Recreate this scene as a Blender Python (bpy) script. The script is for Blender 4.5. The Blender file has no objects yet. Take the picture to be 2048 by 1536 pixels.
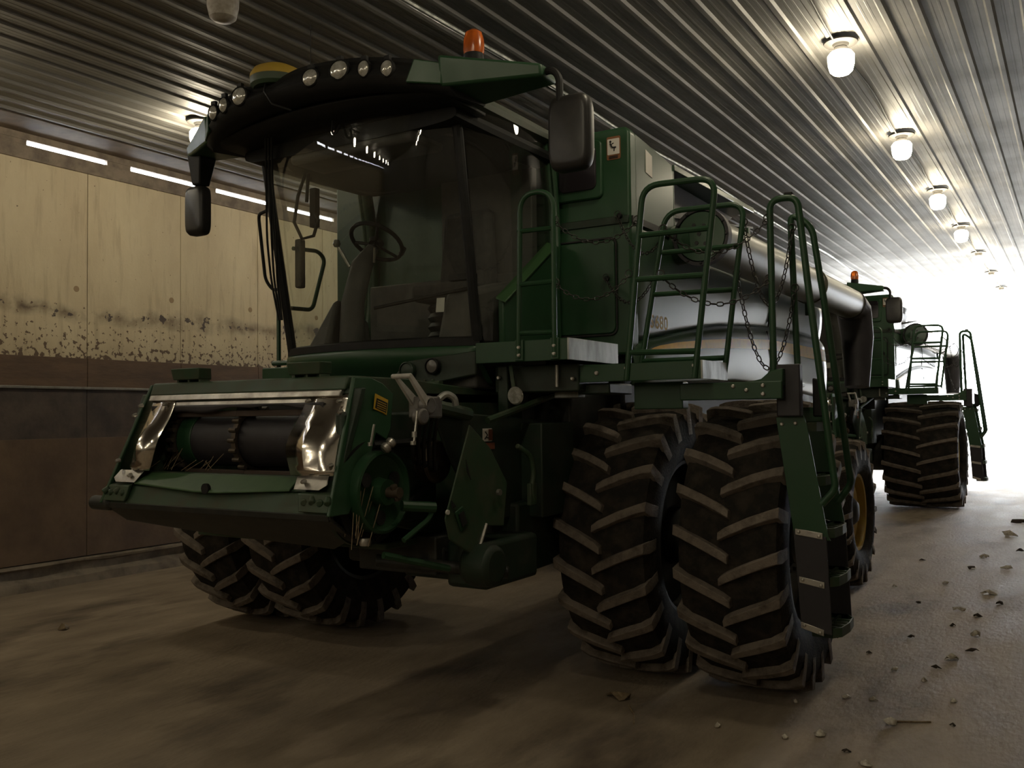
import bpy, bmesh, math, random
from mathutils import Vector, Matrix
random.seed(7)
S = bpy.context.scene
COL = S.collection
PI = math.pi

# ------------------------------------------------------------------ materials
def mat(name, col, rough=.5, metal=0., col2=None, nscale=6., lo=.4, hi=.65, bump=0., bscale=40., rough2=None,
        coat=0., stretch=None, spec=None, col3=None, n3=2.5, lo3=.5, hi3=.7):
    m = bpy.data.materials.new(name); m.use_nodes = True
    nt = m.node_tree; N = nt.nodes; L = nt.links
    p = N['Principled BSDF']
    p.inputs['Roughness'].default_value = rough; p.inputs['Metallic'].default_value = metal
    p.inputs['Base Color'].default_value = (*col, 1)
    if spec is not None: p.inputs['Specular IOR Level'].default_value = spec
    if coat: p.inputs['Coat Weight'].default_value = coat; p.inputs['Coat Roughness'].default_value = .12
    if col2 or bump:
        tc = N.new('ShaderNodeTexCoord'); mp = N.new('ShaderNodeMapping'); L.new(tc.outputs['Object'], mp.inputs[0])
        if stretch: mp.inputs['Scale'].default_value = stretch
    if col2:
        def layer(scale, a, b, prev, c):
            n = N.new('ShaderNodeTexNoise'); n.inputs['Scale'].default_value = scale; n.inputs['Detail'].default_value = 6
            n.inputs['Roughness'].default_value = .62
            L.new(mp.outputs[0], n.inputs['Vector'])
            r = N.new('ShaderNodeMapRange'); r.inputs[1].default_value = a; r.inputs[2].default_value = b
            L.new(n.outputs['Fac'], r.inputs[0])
            x = N.new('ShaderNodeMix'); x.data_type = 'RGBA'
            L.new(r.outputs[0], x.inputs[0])
            if prev is None: x.inputs[6].default_value = (*col, 1)
            else: L.new(prev, x.inputs[6])
            x.inputs[7].default_value = (*c, 1)
            return x.outputs[2], r.outputs[0]
        o, f = layer(nscale, lo, hi, None, col2)
        if col3: o, _ = layer(n3, lo3, hi3, o, col3)
        L.new(o, p.inputs['Base Color'])
        if rough2 is not None:
            r = N.new('ShaderNodeMapRange'); r.inputs[3].default_value = rough; r.inputs[4].default_value = rough2
            L.new(f, r.inputs[0]); L.new(r.outputs[0], p.inputs['Roughness'])
    if bump:
        n = N.new('ShaderNodeTexNoise'); n.inputs['Scale'].default_value = bscale; n.inputs['Detail'].default_value = 5
        L.new(mp.outputs[0], n.inputs['Vector'])
        b = N.new('ShaderNodeBump'); b.inputs['Strength'].default_value = bump; b.inputs['Distance'].default_value = .02
        L.new(n.outputs['Fac'], b.inputs['Height']); L.new(b.outputs[0], p.inputs['Normal'])
    return m

def emit(name, col, s):
    m = bpy.data.materials.new(name); m.use_nodes = True
    nt = m.node_tree; nt.nodes.clear()
    e = nt.nodes.new('ShaderNodeEmission'); e.inputs[0].default_value = (*col, 1); e.inputs[1].default_value = s
    o = nt.nodes.new('ShaderNodeOutputMaterial'); nt.links.new(e.outputs[0], o.inputs[0])
    return m

def glass(name, tint, ior=1.5, rough=.02, dust=.04):
    m = bpy.data.materials.new(name); m.use_nodes = True
    nt = m.node_tree; N = nt.nodes; L = nt.links; N.clear()
    t = N.new('ShaderNodeBsdfTransparent'); t.inputs[0].default_value = (*tint, 1)
    g = N.new('ShaderNodeBsdfGlossy'); g.inputs['Roughness'].default_value = rough
    lw = N.new('ShaderNodeLayerWeight'); lw.inputs['Blend'].default_value = .5
    pw5 = N.new('ShaderNodeMath'); pw5.operation = 'POWER'; pw5.inputs[1].default_value = 5; L.new(lw.outputs['Facing'], pw5.inputs[0])
    f0 = ((ior - 1) / (ior + 1)) ** 2
    f = N.new('ShaderNodeMath'); f.operation = 'MULTIPLY_ADD'; f.inputs[1].default_value = 1 - f0; f.inputs[2].default_value = f0; L.new(pw5.outputs[0], f.inputs[0])
    mx = N.new('ShaderNodeMixShader'); L.new(f.outputs[0], mx.inputs[0]); L.new(t.outputs[0], mx.inputs[1]); L.new(g.outputs[0], mx.inputs[2])
    d = N.new('ShaderNodeBsdfDiffuse'); d.inputs[0].default_value = (.35, .32, .27, 1)
    tc = N.new('ShaderNodeTexCoord'); n = N.new('ShaderNodeTexNoise'); n.inputs['Scale'].default_value = 3; n.inputs['Detail'].default_value = 5
    L.new(tc.outputs['Object'], n.inputs['Vector'])
    mm = N.new('ShaderNodeMath'); mm.operation = 'MULTIPLY'; mm.inputs[1].default_value = dust * 2; L.new(n.outputs['Fac'], mm.inputs[0])
    m2 = N.new('ShaderNodeMixShader'); L.new(mm.outputs[0], m2.inputs[0]); L.new(mx.outputs[0], m2.inputs[1]); L.new(d.outputs[0], m2.inputs[2])
    o = N.new('ShaderNodeOutputMaterial'); L.new(m2.outputs[0], o.inputs[0])
    return m

GREEN = (.02, .062, .027)
M = {}
M['green'] = mat('green_paint', GREEN, .36, 0, (.028, .064, .034), 5, .45, .75, rough2=.5, spec=.35)
M['green_dusty'] = mat('dusty_green_paint', (.028, .062, .03), .5, 0, (.062, .066, .042), 7, .42, .72, rough2=.75)
M['green_side'] = mat('glossy_green_panel', (.032, .07, .04), .3, 0, (.042, .076, .046), 2, .45, .7)
M['yellow'] = mat('yellow_paint', (.42, .28, .04), .4, 0, (.4, .25, .06), 8, .45, .7)
M['stripe'] = mat('yellow_decal', (.85, .52, .04), .35, 0, (.72, .42, .05), 8, .45, .7)
M['black'] = mat('black_plastic', (.01, .01, .01), .6, 0, (.02, .019, .017), 8, .5, .8, spec=.25)
M['mirror_shell'] = mat('black_mirror_shell', (.02, .019, .018), .42, 0, (.045, .04, .035), 4, .5, .8)
M['dark'] = mat('dark_steel', (.018, .02, .018), .55, .0, (.04, .038, .03), 7, .45, .7)
M['darkgreen'] = mat('oily_green_steel', (.012, .028, .015), .5, 0, (.024, .028, .019), 6, .42, .7, rough2=.7)
M['rubber'] = mat('tyre_rubber', (.022, .02, .018), .8, 0, (.055, .045, .035), 9, .42, .72, bump=.3, bscale=60, spec=.06)
M['lug'] = mat('dusty_lug_rubber', (.2, .168, .14), .85, 0, (.085, .07, .057), 11, .45, .72, bump=.4, bscale=70, spec=.2)
M['rubber_flap'] = mat('black_rubber', (.02, .018, .022), .55, 0, (.04, .036, .04), 5, .5, .8)
M['steel'] = mat('bare_steel', (.5, .48, .44), .35, .85, (.3, .28, .25), 9, .4, .7, rough2=.5)
M['galv'] = mat('scuffed_metal_plate', (.42, .43, .41), .38, .7, (.25, .26, .24), 10, .4, .65, rough2=.55, stretch=(1, 1, .3))
M['chrome'] = mat('polished_sheet_metal', (.72, .68, .62), .13, 1., (.5, .45, .4), 5, .45, .75, rough2=.25, bump=.15, bscale=5)
M['lens'] = mat('lamp_lens', (.55, .54, .5), .12, .35, (.35, .34, .3), 30, .4, .6)
M['dull_lens'] = mat('dull_lamp_lens', (.12, .11, .1), .3)
M['rust'] = mat('worn_chain_steel', (.08, .065, .05), .55, .6, (.13, .1, .07), 14, .4, .7)
M['chain'] = mat('dark_chain_steel', (.05, .048, .045), .5, .6)
M['amber'] = mat('amber_lens', (.62, .13, .015), .22, 0, (.4, .08, .01), 12, .4, .7)
M['amber'].node_tree.nodes['Principled BSDF'].inputs['Transmission Weight'].default_value = .25
M['glass'] = glass('cab_glass', (.84, .87, .84), 1.6, .012, .03)
M['seat'] = mat('grey_seat_fabric', (.035, .034, .033), .85, 0, (.055, .05, .047), 20, .4, .7)
M['interior'] = mat('grey_cab_plastic', (.055, .052, .048), .65, 0, (.075, .07, .062), 9, .4, .7)
M['paper'] = mat('white_paper', (.6, .58, .54), .8)
M['decal_white'] = mat('decal_white', (.7, .66, .6), .6)
M['decal_orange'] = mat('decal_orange', (.22, .09, .035), .6)
M['decal_black'] = mat('decal_black', (.015, .015, .015), .6)
M['decal_yellow'] = mat('decal_yellow', (.6, .36, .03), .6)
M['text'] = mat('gold_lettering', (.75, .58, .22), .45)
M['jar'] = mat('dusty_glass_jar', (.4, .36, .3), .55, 0, (.22, .19, .15), 12, .4, .65)
M['bulb'] = emit('lit_bulb', (1., .88, .64), 38)
M['fixture'] = mat('fixture_and_shadow', (.035, .032, .028), .7)  # dark tone also carries the painted ceiling shadow above each lit lamp
M['leaf'] = mat('dry_leaf', (.26, .2, .12), .8, 0, (.16, .11, .06), 30, .4, .6)
M['clod'] = mat('dark_dirt', (.05, .038, .028), .9)
M['litter'] = mat('pale_husk', (.78, .74, .66), .8, 0, (.45, .4, .32), 30, .4, .6)

# ------------------------------------------------------------------ mesh builder
class B:
    def __init__(s): s.v = []; s.f = []
    def add(s, vs, fs):
        o = len(s.v); s.v += [tuple(v) for v in vs]; s.f += [tuple(i + o for i in f) for f in fs]; return s
    def box(s, x0, x1, y0, y1, z0, z1):
        return s.add([(x, y, z) for x in (x0, x1) for y in (y0, y1) for z in (z0, z1)],
                     [(0, 1, 3, 2), (4, 6, 7, 5), (0, 4, 5, 1), (2, 3, 7, 6), (0, 2, 6, 4), (1, 5, 7, 3)])
    def hexa(s, a, b):                        # two quads (bottom ring, top ring)
        return s.add(list(a) + list(b), [(3, 2, 1, 0), (4, 5, 6, 7)] + [(i, (i + 1) % 4, 4 + (i + 1) % 4, 4 + i) for i in range(4)])
    def plate(s, pts, off):                   # polygon of 3d points extruded by vector off
        n = len(pts); off = Vector(off)
        return s.add(list(pts) + [Vector(p) + off for p in pts],
                     [tuple(range(n)), tuple(range(2 * n - 1, n - 1, -1))] + [(i, n + i, n + (i + 1) % n, (i + 1) % n) for i in range(n)])
    def prism(s, poly, axis, a0, a1):
        def P(p, a): return {'X': (a, p[0], p[1]), 'Y': (p[0], a, p[1]), 'Z': (p[0], p[1], a)}[axis]
        d = {'X': (a1 - a0, 0, 0), 'Y': (0, a1 - a0, 0), 'Z': (0, 0, a1 - a0)}[axis]
        return s.plate([P(p, a0) for p in poly], d)
    def tube(s, pts, r, n=10, closed=False, fillet=0., rs=None, cap=True):
        pts = [Vector(p) for p in pts]
        if fillet:
            q = []
            m = len(pts)
            for i, p in enumerate(pts):
                if not closed and i in (0, m - 1): q.append(p); continue
                a, c = pts[i - 1], pts[(i + 1) % m]
                d1, d2 = (a - p), (c - p)
                k = min(fillet, d1.length * .49, d2.length * .49)
                A, C = p + d1.normalized() * k, p + d2.normalized() * k
                for t in range(7):
                    t /= 6; q.append(A * (1 - t) ** 2 + p * 2 * t * (1 - t) + C * t * t)
            pts = q
        m = len(pts); rings = []
        up = None
        for i, p in enumerate(pts):
            if closed: t = (pts[(i + 1) % m] - pts[i - 1])
            else: t = pts[min(i + 1, m - 1)] - pts[max(i - 1, 0)]
            t.normalize()
            if up is None:
                up = Vector((0, 0, 1)) if abs(t.z) < .9 else Vector((1, 0, 0))
            x = up - t * up.dot(t)
            if x.length < 1e-4: x = Vector((1, .3, .2)) - t * t.dot(Vector((1, .3, .2)))
            x.normalize(); up = x; y = t.cross(x)
            rr = rs[i] if rs else r
            rings.append([p + (x * math.cos(2 * PI * k / n) + y * math.sin(2 * PI * k / n)) * rr for k in range(n)])
        vs = [v for R in rings for v in R]; fs = []
        for i in range(m if closed else m - 1):
            j = (i + 1) % m
            for k in range(n): fs.append((i * n + k, i * n + (k + 1) % n, j * n + (k + 1) % n, j * n + k))
        if not closed and cap: fs += [tuple(range(n - 1, -1, -1)), tuple((m - 1) * n + k for k in range(n))]
        return s.add(vs, fs)
    def lathe(s, prof, c, axis='Z', n=24, closed=False):   # prof: (radius, height along axis)
        c = Vector(c)
        E = {'X': (Vector((0, 1, 0)), Vector((0, 0, 1)), Vector((1, 0, 0))), 'Y': (Vector((0, 0, 1)), Vector((1, 0, 0)), Vector((0, 1, 0))),
             'Z': (Vector((1, 0, 0)), Vector((0, 1, 0)), Vector((0, 0, 1)))}
        if isinstance(axis, str): ex, ey, ez = E[axis]
        else:
            ez = Vector(axis).normalized(); ex = ez.orthogonal().normalized(); ey = ez.cross(ex)
        vs = [c + ez * h + (ex * math.cos(2 * PI * k / n) + ey * math.sin(2 * PI * k / n)) * r for r, h in prof for k in range(n)]
        m = len(prof); fs = []
        for i in range(m if closed else m - 1):
            j = (i + 1) % m
            for k in range(n): fs.append((i * n + k, i * n + (k + 1) % n, j * n + (k + 1) % n, j * n + k))
        if not closed: fs += [tuple(range(n - 1, -1, -1)), tuple((m - 1) * n + k for k in range(n))]
        return s.add(vs, fs)
    def grid(s, fn, nu, nv, flip=False):
        vs = [fn(i / nu, j / nv) for i in range(nu + 1) for j in range(nv + 1)]
        fs = []
        for i in range(nu):
            for j in range(nv):
                q = (i * (nv + 1) + j, (i + 1) * (nv + 1) + j, (i + 1) * (nv + 1) + j + 1, i * (nv + 1) + j + 1)
                fs.append(q[::-1] if flip else q)
        return s.add(vs, fs)
    def bolt(s, c, axis, r=.012, h=.012):
        a = Vector(axis).normalized(); return s.lathe([(r, 0), (r, h * .6), (r * .6, h)], c, a, 8)
    def build(s, name, m, parent=None, bevel=0., angle=35, solid=0., seg=2, sub=0):
        me = bpy.data.meshes.new(name)
        org = parent.get('_org') if parent else None
        o = Vector(org) if org else Vector((0, 0, 0))
        me.from_pydata([tuple(Vector(v) - o) for v in s.v], [], s.f); me.validate()
        bm = bmesh.new(); bm.from_mesh(me); bmesh.ops.recalc_face_normals(bm, faces=bm.faces); bm.to_mesh(me); bm.free()
        for p in me.polygons: p.use_smooth = True
        me.set_sharp_from_angle(angle=math.radians(angle))
        me.materials.append(M[m] if isinstance(m, str) else m)
        ob = bpy.data.objects.new(name, me); COL.objects.link(ob)
        if parent: ob.parent = parent; ob['_org'] = org
        if solid:
            md = ob.modifiers.new('thickness', 'SOLIDIFY'); md.thickness = solid; md.offset = 0
        if sub:
            md = ob.modifiers.new('smooth', 'SUBSURF'); md.levels = sub; md.render_levels = sub
        if bevel:
            md = ob.modifiers.new('bevel', 'BEVEL'); md.width = bevel; md.segments = seg; md.limit_method = 'ANGLE'; md.angle_limit = math.radians(40)
        return ob

def tag(o, label=None, cat=None, group=None, kind=None):
    if label: o['label'] = label
    if cat: o['category'] = cat
    if group: o['group'] = group
    if kind: o['kind'] = kind
    return o
def thing(name, loc, label, cat, group=None):
    o = bpy.data.objects.new(name, None); COL.objects.link(o); o.location = loc; o.empty_display_size = .2
    o['_org'] = tuple(loc)
    return tag(o, label, cat, group)
def children(o): return [c for c in bpy.data.objects if c.parent == o]
def copy_tree(o, parent=None, skip=()):
    c = o.copy(); COL.objects.link(c)
    if parent: c.parent = parent
    for ch in children(o):
        if ch.name.split('.')[0] in skip: continue
        copy_tree(ch, c)
    return c

# ------------------------------------------------------------------ the setting
ZC = 5.10; XL = -10.0; XR = 1.3; YB = -26.0; YF = 32.0

# floor
fm = mat('dusty_concrete', (.37, .3, .222), .85, 0, (.22, .175, .128), 1.6, .34, .66, bump=.4, bscale=20, rough2=.7, spec=.3,
         col3=(.09, .07, .054), n3=.7, lo3=.53, hi3=.7)
nt = fm.node_tree
mp = [n for n in nt.nodes if n.type == 'MAPPING'][0]; mp.inputs['Scale'].default_value = (1.5, .55, 1)
b = B(); b.add([(XL - .2, YB, 0), (XR + .2, YB, 0), (XR + .2, YF, 0), (XL - .2, YF, 0), (XL - .2, YB, -.15), (XR + .2, YB, -.15), (XR + .2, YF, -.15), (XL - .2, YF, -.15)],
            [(0, 1, 2, 3), (7, 6, 5, 4), (0, 4, 5, 1), (1, 5, 6, 2), (2, 6, 7, 3), (3, 7, 4, 0)])
tag(b.build('floor', fm), kind='structure')

# yard outside the far door
ym = mat('gravel_yard', (.5, .48, .44), .9, 0, (.38, .35, .3), 3, .4, .65)
b = B(); b.box(-40, 40, YF, 90, -.3, -.04); tag(b.build('ground', ym), kind='structure')

# ceiling of ribbed sheet steel
cm = mat('ribbed_sheet_steel', (.2, .192, .18), .52, .0, (.165, .158, .147), 1.5, .4, .7, rough2=.62)
prof = []
x = -3.712 - .244 * 23
while x < XR + .2:
    if x > XL + .45:
        prof += [(x - .036, 0), (x - .018, -.02), (x + .018, -.02), (x + .036, 0),
                 (x + .08, 0), (x + .085, -.0016), (x + .1, -.0016), (x + .105, 0),
                 (x + .14, 0), (x + .145, -.0016), (x + .16, -.0016), (x + .165, 0)]
    x += .244
b = B(); n = len(prof)
ys = [YB, 0, 10, 20, YF]
b.add([(px, y, ZC + pz) for y in ys for px, pz in prof],
      [(j * n + i, j * n + i + 1, (j + 1) * n + i + 1, (j + 1) * n + i) for j in range(len(ys) - 1) for i in range(n - 1)])
tag(b.build('ceiling', cm, angle=15, solid=.003), kind='structure')
sm = mat('brown_soffit_board', (.2, .15, .1), .7, 0, (.13, .095, .065), 4, .4, .65)
b = B(); b.box(XL - .12, XL + .56, YB, YF, ZC - .012, ZC + .02); tag(b.build('trim_1', sm, bevel=.003), kind='structure')
# the roof deck above the sheet steel keeps daylight out
b = B(); b.box(XL + .3, XR + .3, YB, YF, ZC + .08, ZC + .12); tag(b.build('roof', 'dark'), kind='structure')

# left wall
def peel_mat():
    m = bpy.data.materials.new('peeling_cream_plywood'); m.use_nodes = True
    nt = m.node_tree; N = nt.nodes; L = nt.links; p = N['Principled BSDF']; p.inputs['Roughness'].default_value = .62
    tc = N.new('ShaderNodeTexCoord'); sx = N.new('ShaderNodeSeparateXYZ'); L.new(tc.outputs['Object'], sx.inputs[0])
    def noise(sc, det=6, rg=.6, stretch=None):
        n = N.new('ShaderNodeTexNoise'); n.inputs['Scale'].default_value = sc; n.inputs['Detail'].default_value = det; n.inputs['Roughness'].default_value = rg
        if stretch:
            mp = N.new('ShaderNodeMapping'); mp.inputs['Scale'].default_value = stretch; L.new(tc.outputs['Object'], mp.inputs[0]); L.new(mp.outputs[0], n.inputs['Vector'])
        else: L.new(tc.outputs['Object'], n.inputs['Vector'])
        return n.outputs['Fac']
    def mr(v, a, b, c=0., d=1.):
        r = N.new('ShaderNodeMapRange'); L.new(v, r.inputs[0])
        for i, x in zip((1, 2, 3, 4), (a, b, c, d)): r.inputs[i].default_value = x
        return r.outputs[0]
    def math_(op, a, b):
        n = N.new('ShaderNodeMath'); n.operation = op
        for i, x in ((0, a), (1, b)):
            if isinstance(x, (int, float)): n.inputs[i].default_value = x
            else: L.new(x, n.inputs[i])
        return n.outputs[0]
    def mix(f, a, b):
        x = N.new('ShaderNodeMix'); x.data_type = 'RGBA'; L.new(f, x.inputs[0])
        for i, c in ((6, a), (7, b)):
            if isinstance(c, tuple): x.inputs[i].default_value = (*c, 1)
            else: L.new(c, x.inputs[i])
        return x.outputs[2]
    z = sx.outputs['Z']
    base = mix(mr(noise(1.6, 6, .65, (1, 1, .5)), .35, .7), (.6, .51, .34), (.49, .4, .26))
    base = mix(mr(noise(9, 5, .6, (1, 1, .12)), .52, .75, 0, .55), base, (.27, .2, .12))      # streaks
    wob = math_('ADD', z, mr(noise(1.1), .3, .7, -.09, .09))
    band = mr(math_('ABSOLUTE', math_('SUBTRACT', wob, 3.16), 0), .0, .14, 1., 0.)
    base = mix(math_('MULTIPLY', band, mr(noise(2.6), .38, .62)), base, (.12, .082, .052))    # the water line
    fl = math_('ADD', noise(17, 4, .55), mr(z, 2.58, 3.3, .135, -.05))
    base = mix(mr(fl, .65, .675), base, (.13, .085, .055))                                     # flaked paint
    fl2 = math_('ADD', noise(5.5, 5, .6), math_('MULTIPLY', band, .16))
    base = mix(mr(fl2, .71, .73), base, (.07, .052, .045))
    kn = N.new('ShaderNodeTexVoronoi'); kn.inputs['Scale'].default_value = .8; L.new(tc.outputs['Object'], kn.inputs['Vector'])
    base = mix(mr(kn.outputs['Distance'], .035, .042, 1., 0.), base, (.3, .2, .12))
    L.new(base, p.inputs['Base Color'])
    bp = N.new('ShaderNodeBump'); bp.inputs['Strength'].default_value = .25; bp.inputs['Distance'].default_value = .01
    L.new(noise(30), bp.inputs['Height']); L.new(bp.outputs[0], p.inputs['Normal'])
    return m
pm = peel_mat()
br = mat('brown_wall_board', (.15, .092, .055), .7, 0, (.095, .06, .04), 3.5, .4, .65, stretch=(1, .5, 2.2), bump=.15, bscale=20)
br2 = mat('stained_grey_brown_board', (.1, .075, .058), .7, 0, (.05, .038, .032), 2.4, .38, .62, bump=.15, bscale=20)
br3 = mat('rusty_brown_board', (.16, .105, .062), .7, 0, (.1, .064, .04), 1.7, .38, .66, bump=.15, bscale=18)
cc = mat('rough_curb_concrete', (.24, .2, .15), .8, 0, (.13, .105, .08), 4, .4, .65, bump=.4, bscale=15)
pw = 1.335
def wall_strip(name, m, z0, z1, x1=0., gap=.004, bev=.002):
    b = B(); y = 6.72 - pw * 25
    while y < YF:
        a, c = max(y + gap, YB), min(y + pw - gap, YF)
        if c > a: b.box(XL - .02, XL + x1, a, c, z0, z1)
        y += pw
    return tag(b.build(name, m, bevel=bev), kind='structure')
wall_strip('wall_left', pm, 2.59, 4.8, .0)
wall_strip('trim_2', br, 2.262, 2.598, .012)
wall_strip('trim_3', br2, 1.66, 2.235, .0)
wall_strip('trim_4', br3, .285, 1.665, .008)
b = B(); b.box(XL - .02, XL + .03, YB, YF, 2.232, 2.262); tag(b.build('trim_5', 'steel', bevel=.004), kind='structure')
tb = mat('grey_brown_top_plate', (.23, .18, .13), .7, 0, (.12, .09, .065), 5, .4, .65)
b = B(); b.box(XL - .03, XL + .025, YB, YF, 4.795, 4.955); tag(b.build('trim_6', tb, bevel=.004), kind='structure')
b = B(); y = 5.96 - 1.335 * 24
while y < YF:                                   # blocks between the open daylight slots
    b.box(XL - .03, XL + .012, y + 1.01, y + 1.335, 4.95, 5.02); y += 1.335
b.box(XL - .03, XL + .02, YB, YF, 5.012, 5.1)
tag(b.build('trim_7', tb), kind='structure')
b = B()                                          # concrete curb with a broken top edge
ny = 130
def curb(i, j):
    y = YB + (YF - YB) * i
    k = int(round(j * 7)); rr = random.Random(int(i * 9999) * 7 + k)
    P = [(XL - .02, .0), (XL + .16, .0), (XL + .14, .1), (XL + .01, .135), (XL + .01, .225), (XL + .055, .24), (XL + .05, .268), (XL - .02, .275)][k]
    return (P[0] + rr.uniform(-.014, .014) * (0 < k < 7), y, P[1] + rr.uniform(-.016, .008) * (1 < k < 7))
b.grid(curb, ny, 7); tag(b.build('baseboard_left', cc, angle=60), kind='structure')
# outer skin behind the boards, leaving the slot open
b = B(); b.box(XL - .1, XL - .06, YB, YF, 0, 4.94); b.box(XL - .06, XL - .021, YB, YF, 0, 2.3); tag(b.build('wall_left_outer', 'dark'), kind='structure')

b = B(); y = 6.58 - 1.335 * 20
while y < YF:
    b.lathe([(.036, 0), (.034, .0025)], (XL, y, 3.4 + .01 * math.sin(y * 5)), 'X', 16); y += 1.335
tag(b.build('trim_8', mat('brown_wall_plug', (.3, .21, .12), .7)), kind='structure')

# right wall, near end wall, far end wall with the open doorway
rm = mat('ribbed_wall_steel', (.42, .4, .36), .5, .1, (.3, .28, .24), 4, .4, .7)
b = B(); prof = []
y = YB
while y < YF:
    prof += [(y, 0), (y + .16, 0), (y + .18, -.025), (y + .226, -.025)]; y += .244
prof.append((YF, 0)); n = len(prof)
b.add([(XR + px, py, z) for z in (0, ZC) for py, px in prof], [(i, i + 1, n + i + 1, n + i) for i in range(n - 1)])
tag(b.build('wall_right', rm, angle=15, solid=.004), kind='structure')
b = B(); b.box(XL - .1, XR + .1, YB - .15, YB, 0, ZC + .1); tag(b.build('wall_near', rm), kind='structure')
b = B(); b.box(XL - .1, -7.5, YF, YF + .15, 0, ZC + .1); b.box(-7.5, XR + .1, YF, YF + .15, ZC + .02, ZC + .1); tag(b.build('wall_far', rm), kind='structure')
b = B(); b.box(-7.56, -7.44, YF - .04, YF + .02, 0, ZC - .03); tag(b.build('door_1', 'galv', bevel=.005), kind='structure')

# ------------------------------------------------------------------ ceiling lamps
def lamp(x, y, hang, label, group, root=None):
    if root is None:
        t = thing('ceiling_lamp', (x, y, ZC - .026), label, 'lamp', group)
        b = B(); b.lathe([(.13, 0), (.145, -.008), (.14, -.02), (.07, -.026), (.06, -.05), (.03, -.05)], (x, y, ZC - .026), 'Z', 24); b.build('lamp_base', 'fixture', t)  # mount with a wide dark disc standing in for its ceiling shadow
        b = B(); zt = ZC - .026 - hang
        b.lathe([(.03, -.0), (.055, .0), (.058, .03), (.045, .05), (.03, .05)], (x, y, zt), 'Z', 16); b.build('lamp_socket', 'fixture', t)
        b = B()
        b.lathe([(.05, 0), (.088, -.012), (.112, -.045), (.108, -.12), (.094, -.175), (.068, -.2), (.02, -.206)], (x, y, zt), 'Z', 24); b.build('glass_jar', 'bulb', t)
        return t
    t = copy_tree(root); t.location = (x, y, ZC - .026); t['label'] = label
    if group: t['group'] = group
    return t
LY = [8.27, 11.46, 14.62, 17.72, 20.9, 24.05, 27.2]
LB = ['nearest lit bare bulb in the right hand ceiling row', 'second lit bare bulb of the right hand ceiling row, counted from the near end',
      'third lit bare bulb of the right hand ceiling row, before the far glow', 'fourth lit bare bulb of the right hand ceiling row, fading into the glow',
      'fifth lit bulb of the right hand ceiling row, close to the bright doorway', 'sixth lit bulb of the right hand ceiling row, inside the doorway glare',
      'farthest lit bulb of the right hand ceiling row, lost in the doorway glare']
L0 = lamp(-1.69, LY[0], .085, LB[0], 'lit bulbs along the ceiling')
for y, l in zip(LY[1:], LB[1:]): lamp(-1.69, y, .085, l, 'lit bulbs along the ceiling', L0)
for y in (5.12, 1.97, -1.18, -4.33, -7.48, -10.6, -13.8, -16.9, -20.1, -23.2):
    lamp(-1.69, y, .085, 'lit bare ceiling bulb of the right row, behind the viewpoint', 'lit bulbs behind the viewpoint', L0)
lamp(-8.0, 6.7, .085, 'lit bare bulb over the left wall, hidden behind the cab roof', 'lit bulbs along the ceiling', L0)
lamp(-8.0, 9.85, .085, 'lit bare bulb of the left ceiling row, behind the near combine', 'lit bulbs along the ceiling', L0)
lamp(-8.0, 13.0, .085, 'second lit bulb of the left row behind the near combine', 'lit bulbs along the ceiling', L0)
for y in (3.55, .4, -2.75, -5.9, -9.05, -12.2, -15.35, -18.5, -21.6):
    lamp(-8.0, y, .085, 'lit bare ceiling bulb of the left row, outside the view', 'lit bulbs behind the viewpoint', L0)
# wiring between the bulbs
b = B(); pts = []
for i in range(181):
    y = YB + .3 + i * (YF - .6 - YB) / 180; pts.append((-1.71 + .018 * math.sin(y * 2.1), y, ZC - .034 - .008 * math.sin(y * 1.3) ** 2))
b.tube(pts, .009, 6)
tag(b.build('lamp_cable', 'decal_black'), 'thin dark cable running along the ceiling between the lit bulbs', 'cable')
b = B(); pts = []
for i in range(141):
    y = YB + .3 + i * (YF - .6 - YB) / 140; pts.append((-4.29 + .02 * math.sin(y * 1.1), y, ZC - .05 - .02 * math.sin(y * .8) ** 2))
b.tube(pts, .022, 8)
tag(b.build('ceiling_pipe', 'galv'), 'pale grey pipe running along the ceiling above the second combine', 'pipe')
# unlit jar lamp at the top of the view
t = thing('jar_lamp', (-5.25, 4.6, ZC - .026), 'unlit ceiling lamp with a dusty glass jar above the cab', 'lamp')
b = B(); b.lathe([(.1, 0), (.11, -.02), (.09, -.05), (.09, -.09)], (-5.25, 4.6, ZC - .026), 'Z', 20); b.build('lamp_base', 'fixture', t)
b = B(); b.lathe([(.085, 0), (.118, -.03), (.112, -.14), (.095, -.215), (.07, -.235), (.02, -.24)], (-5.25, 4.6, ZC - .1), 'Z', 28); b.build('glass_jar', 'jar', t)

# ------------------------------------------------------------------ the combine
XC = -4.24; AX = 6.45
R0 = thing('combine_harvester', (XC, AX, 0), 'nearest green combine harvester with dual front tyres and boarding ladder', 'combine')
def U(u): return XC + u
def part(b, name, m, parent=None, **k): return b.build(name, m, parent or R0, **k)

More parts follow.
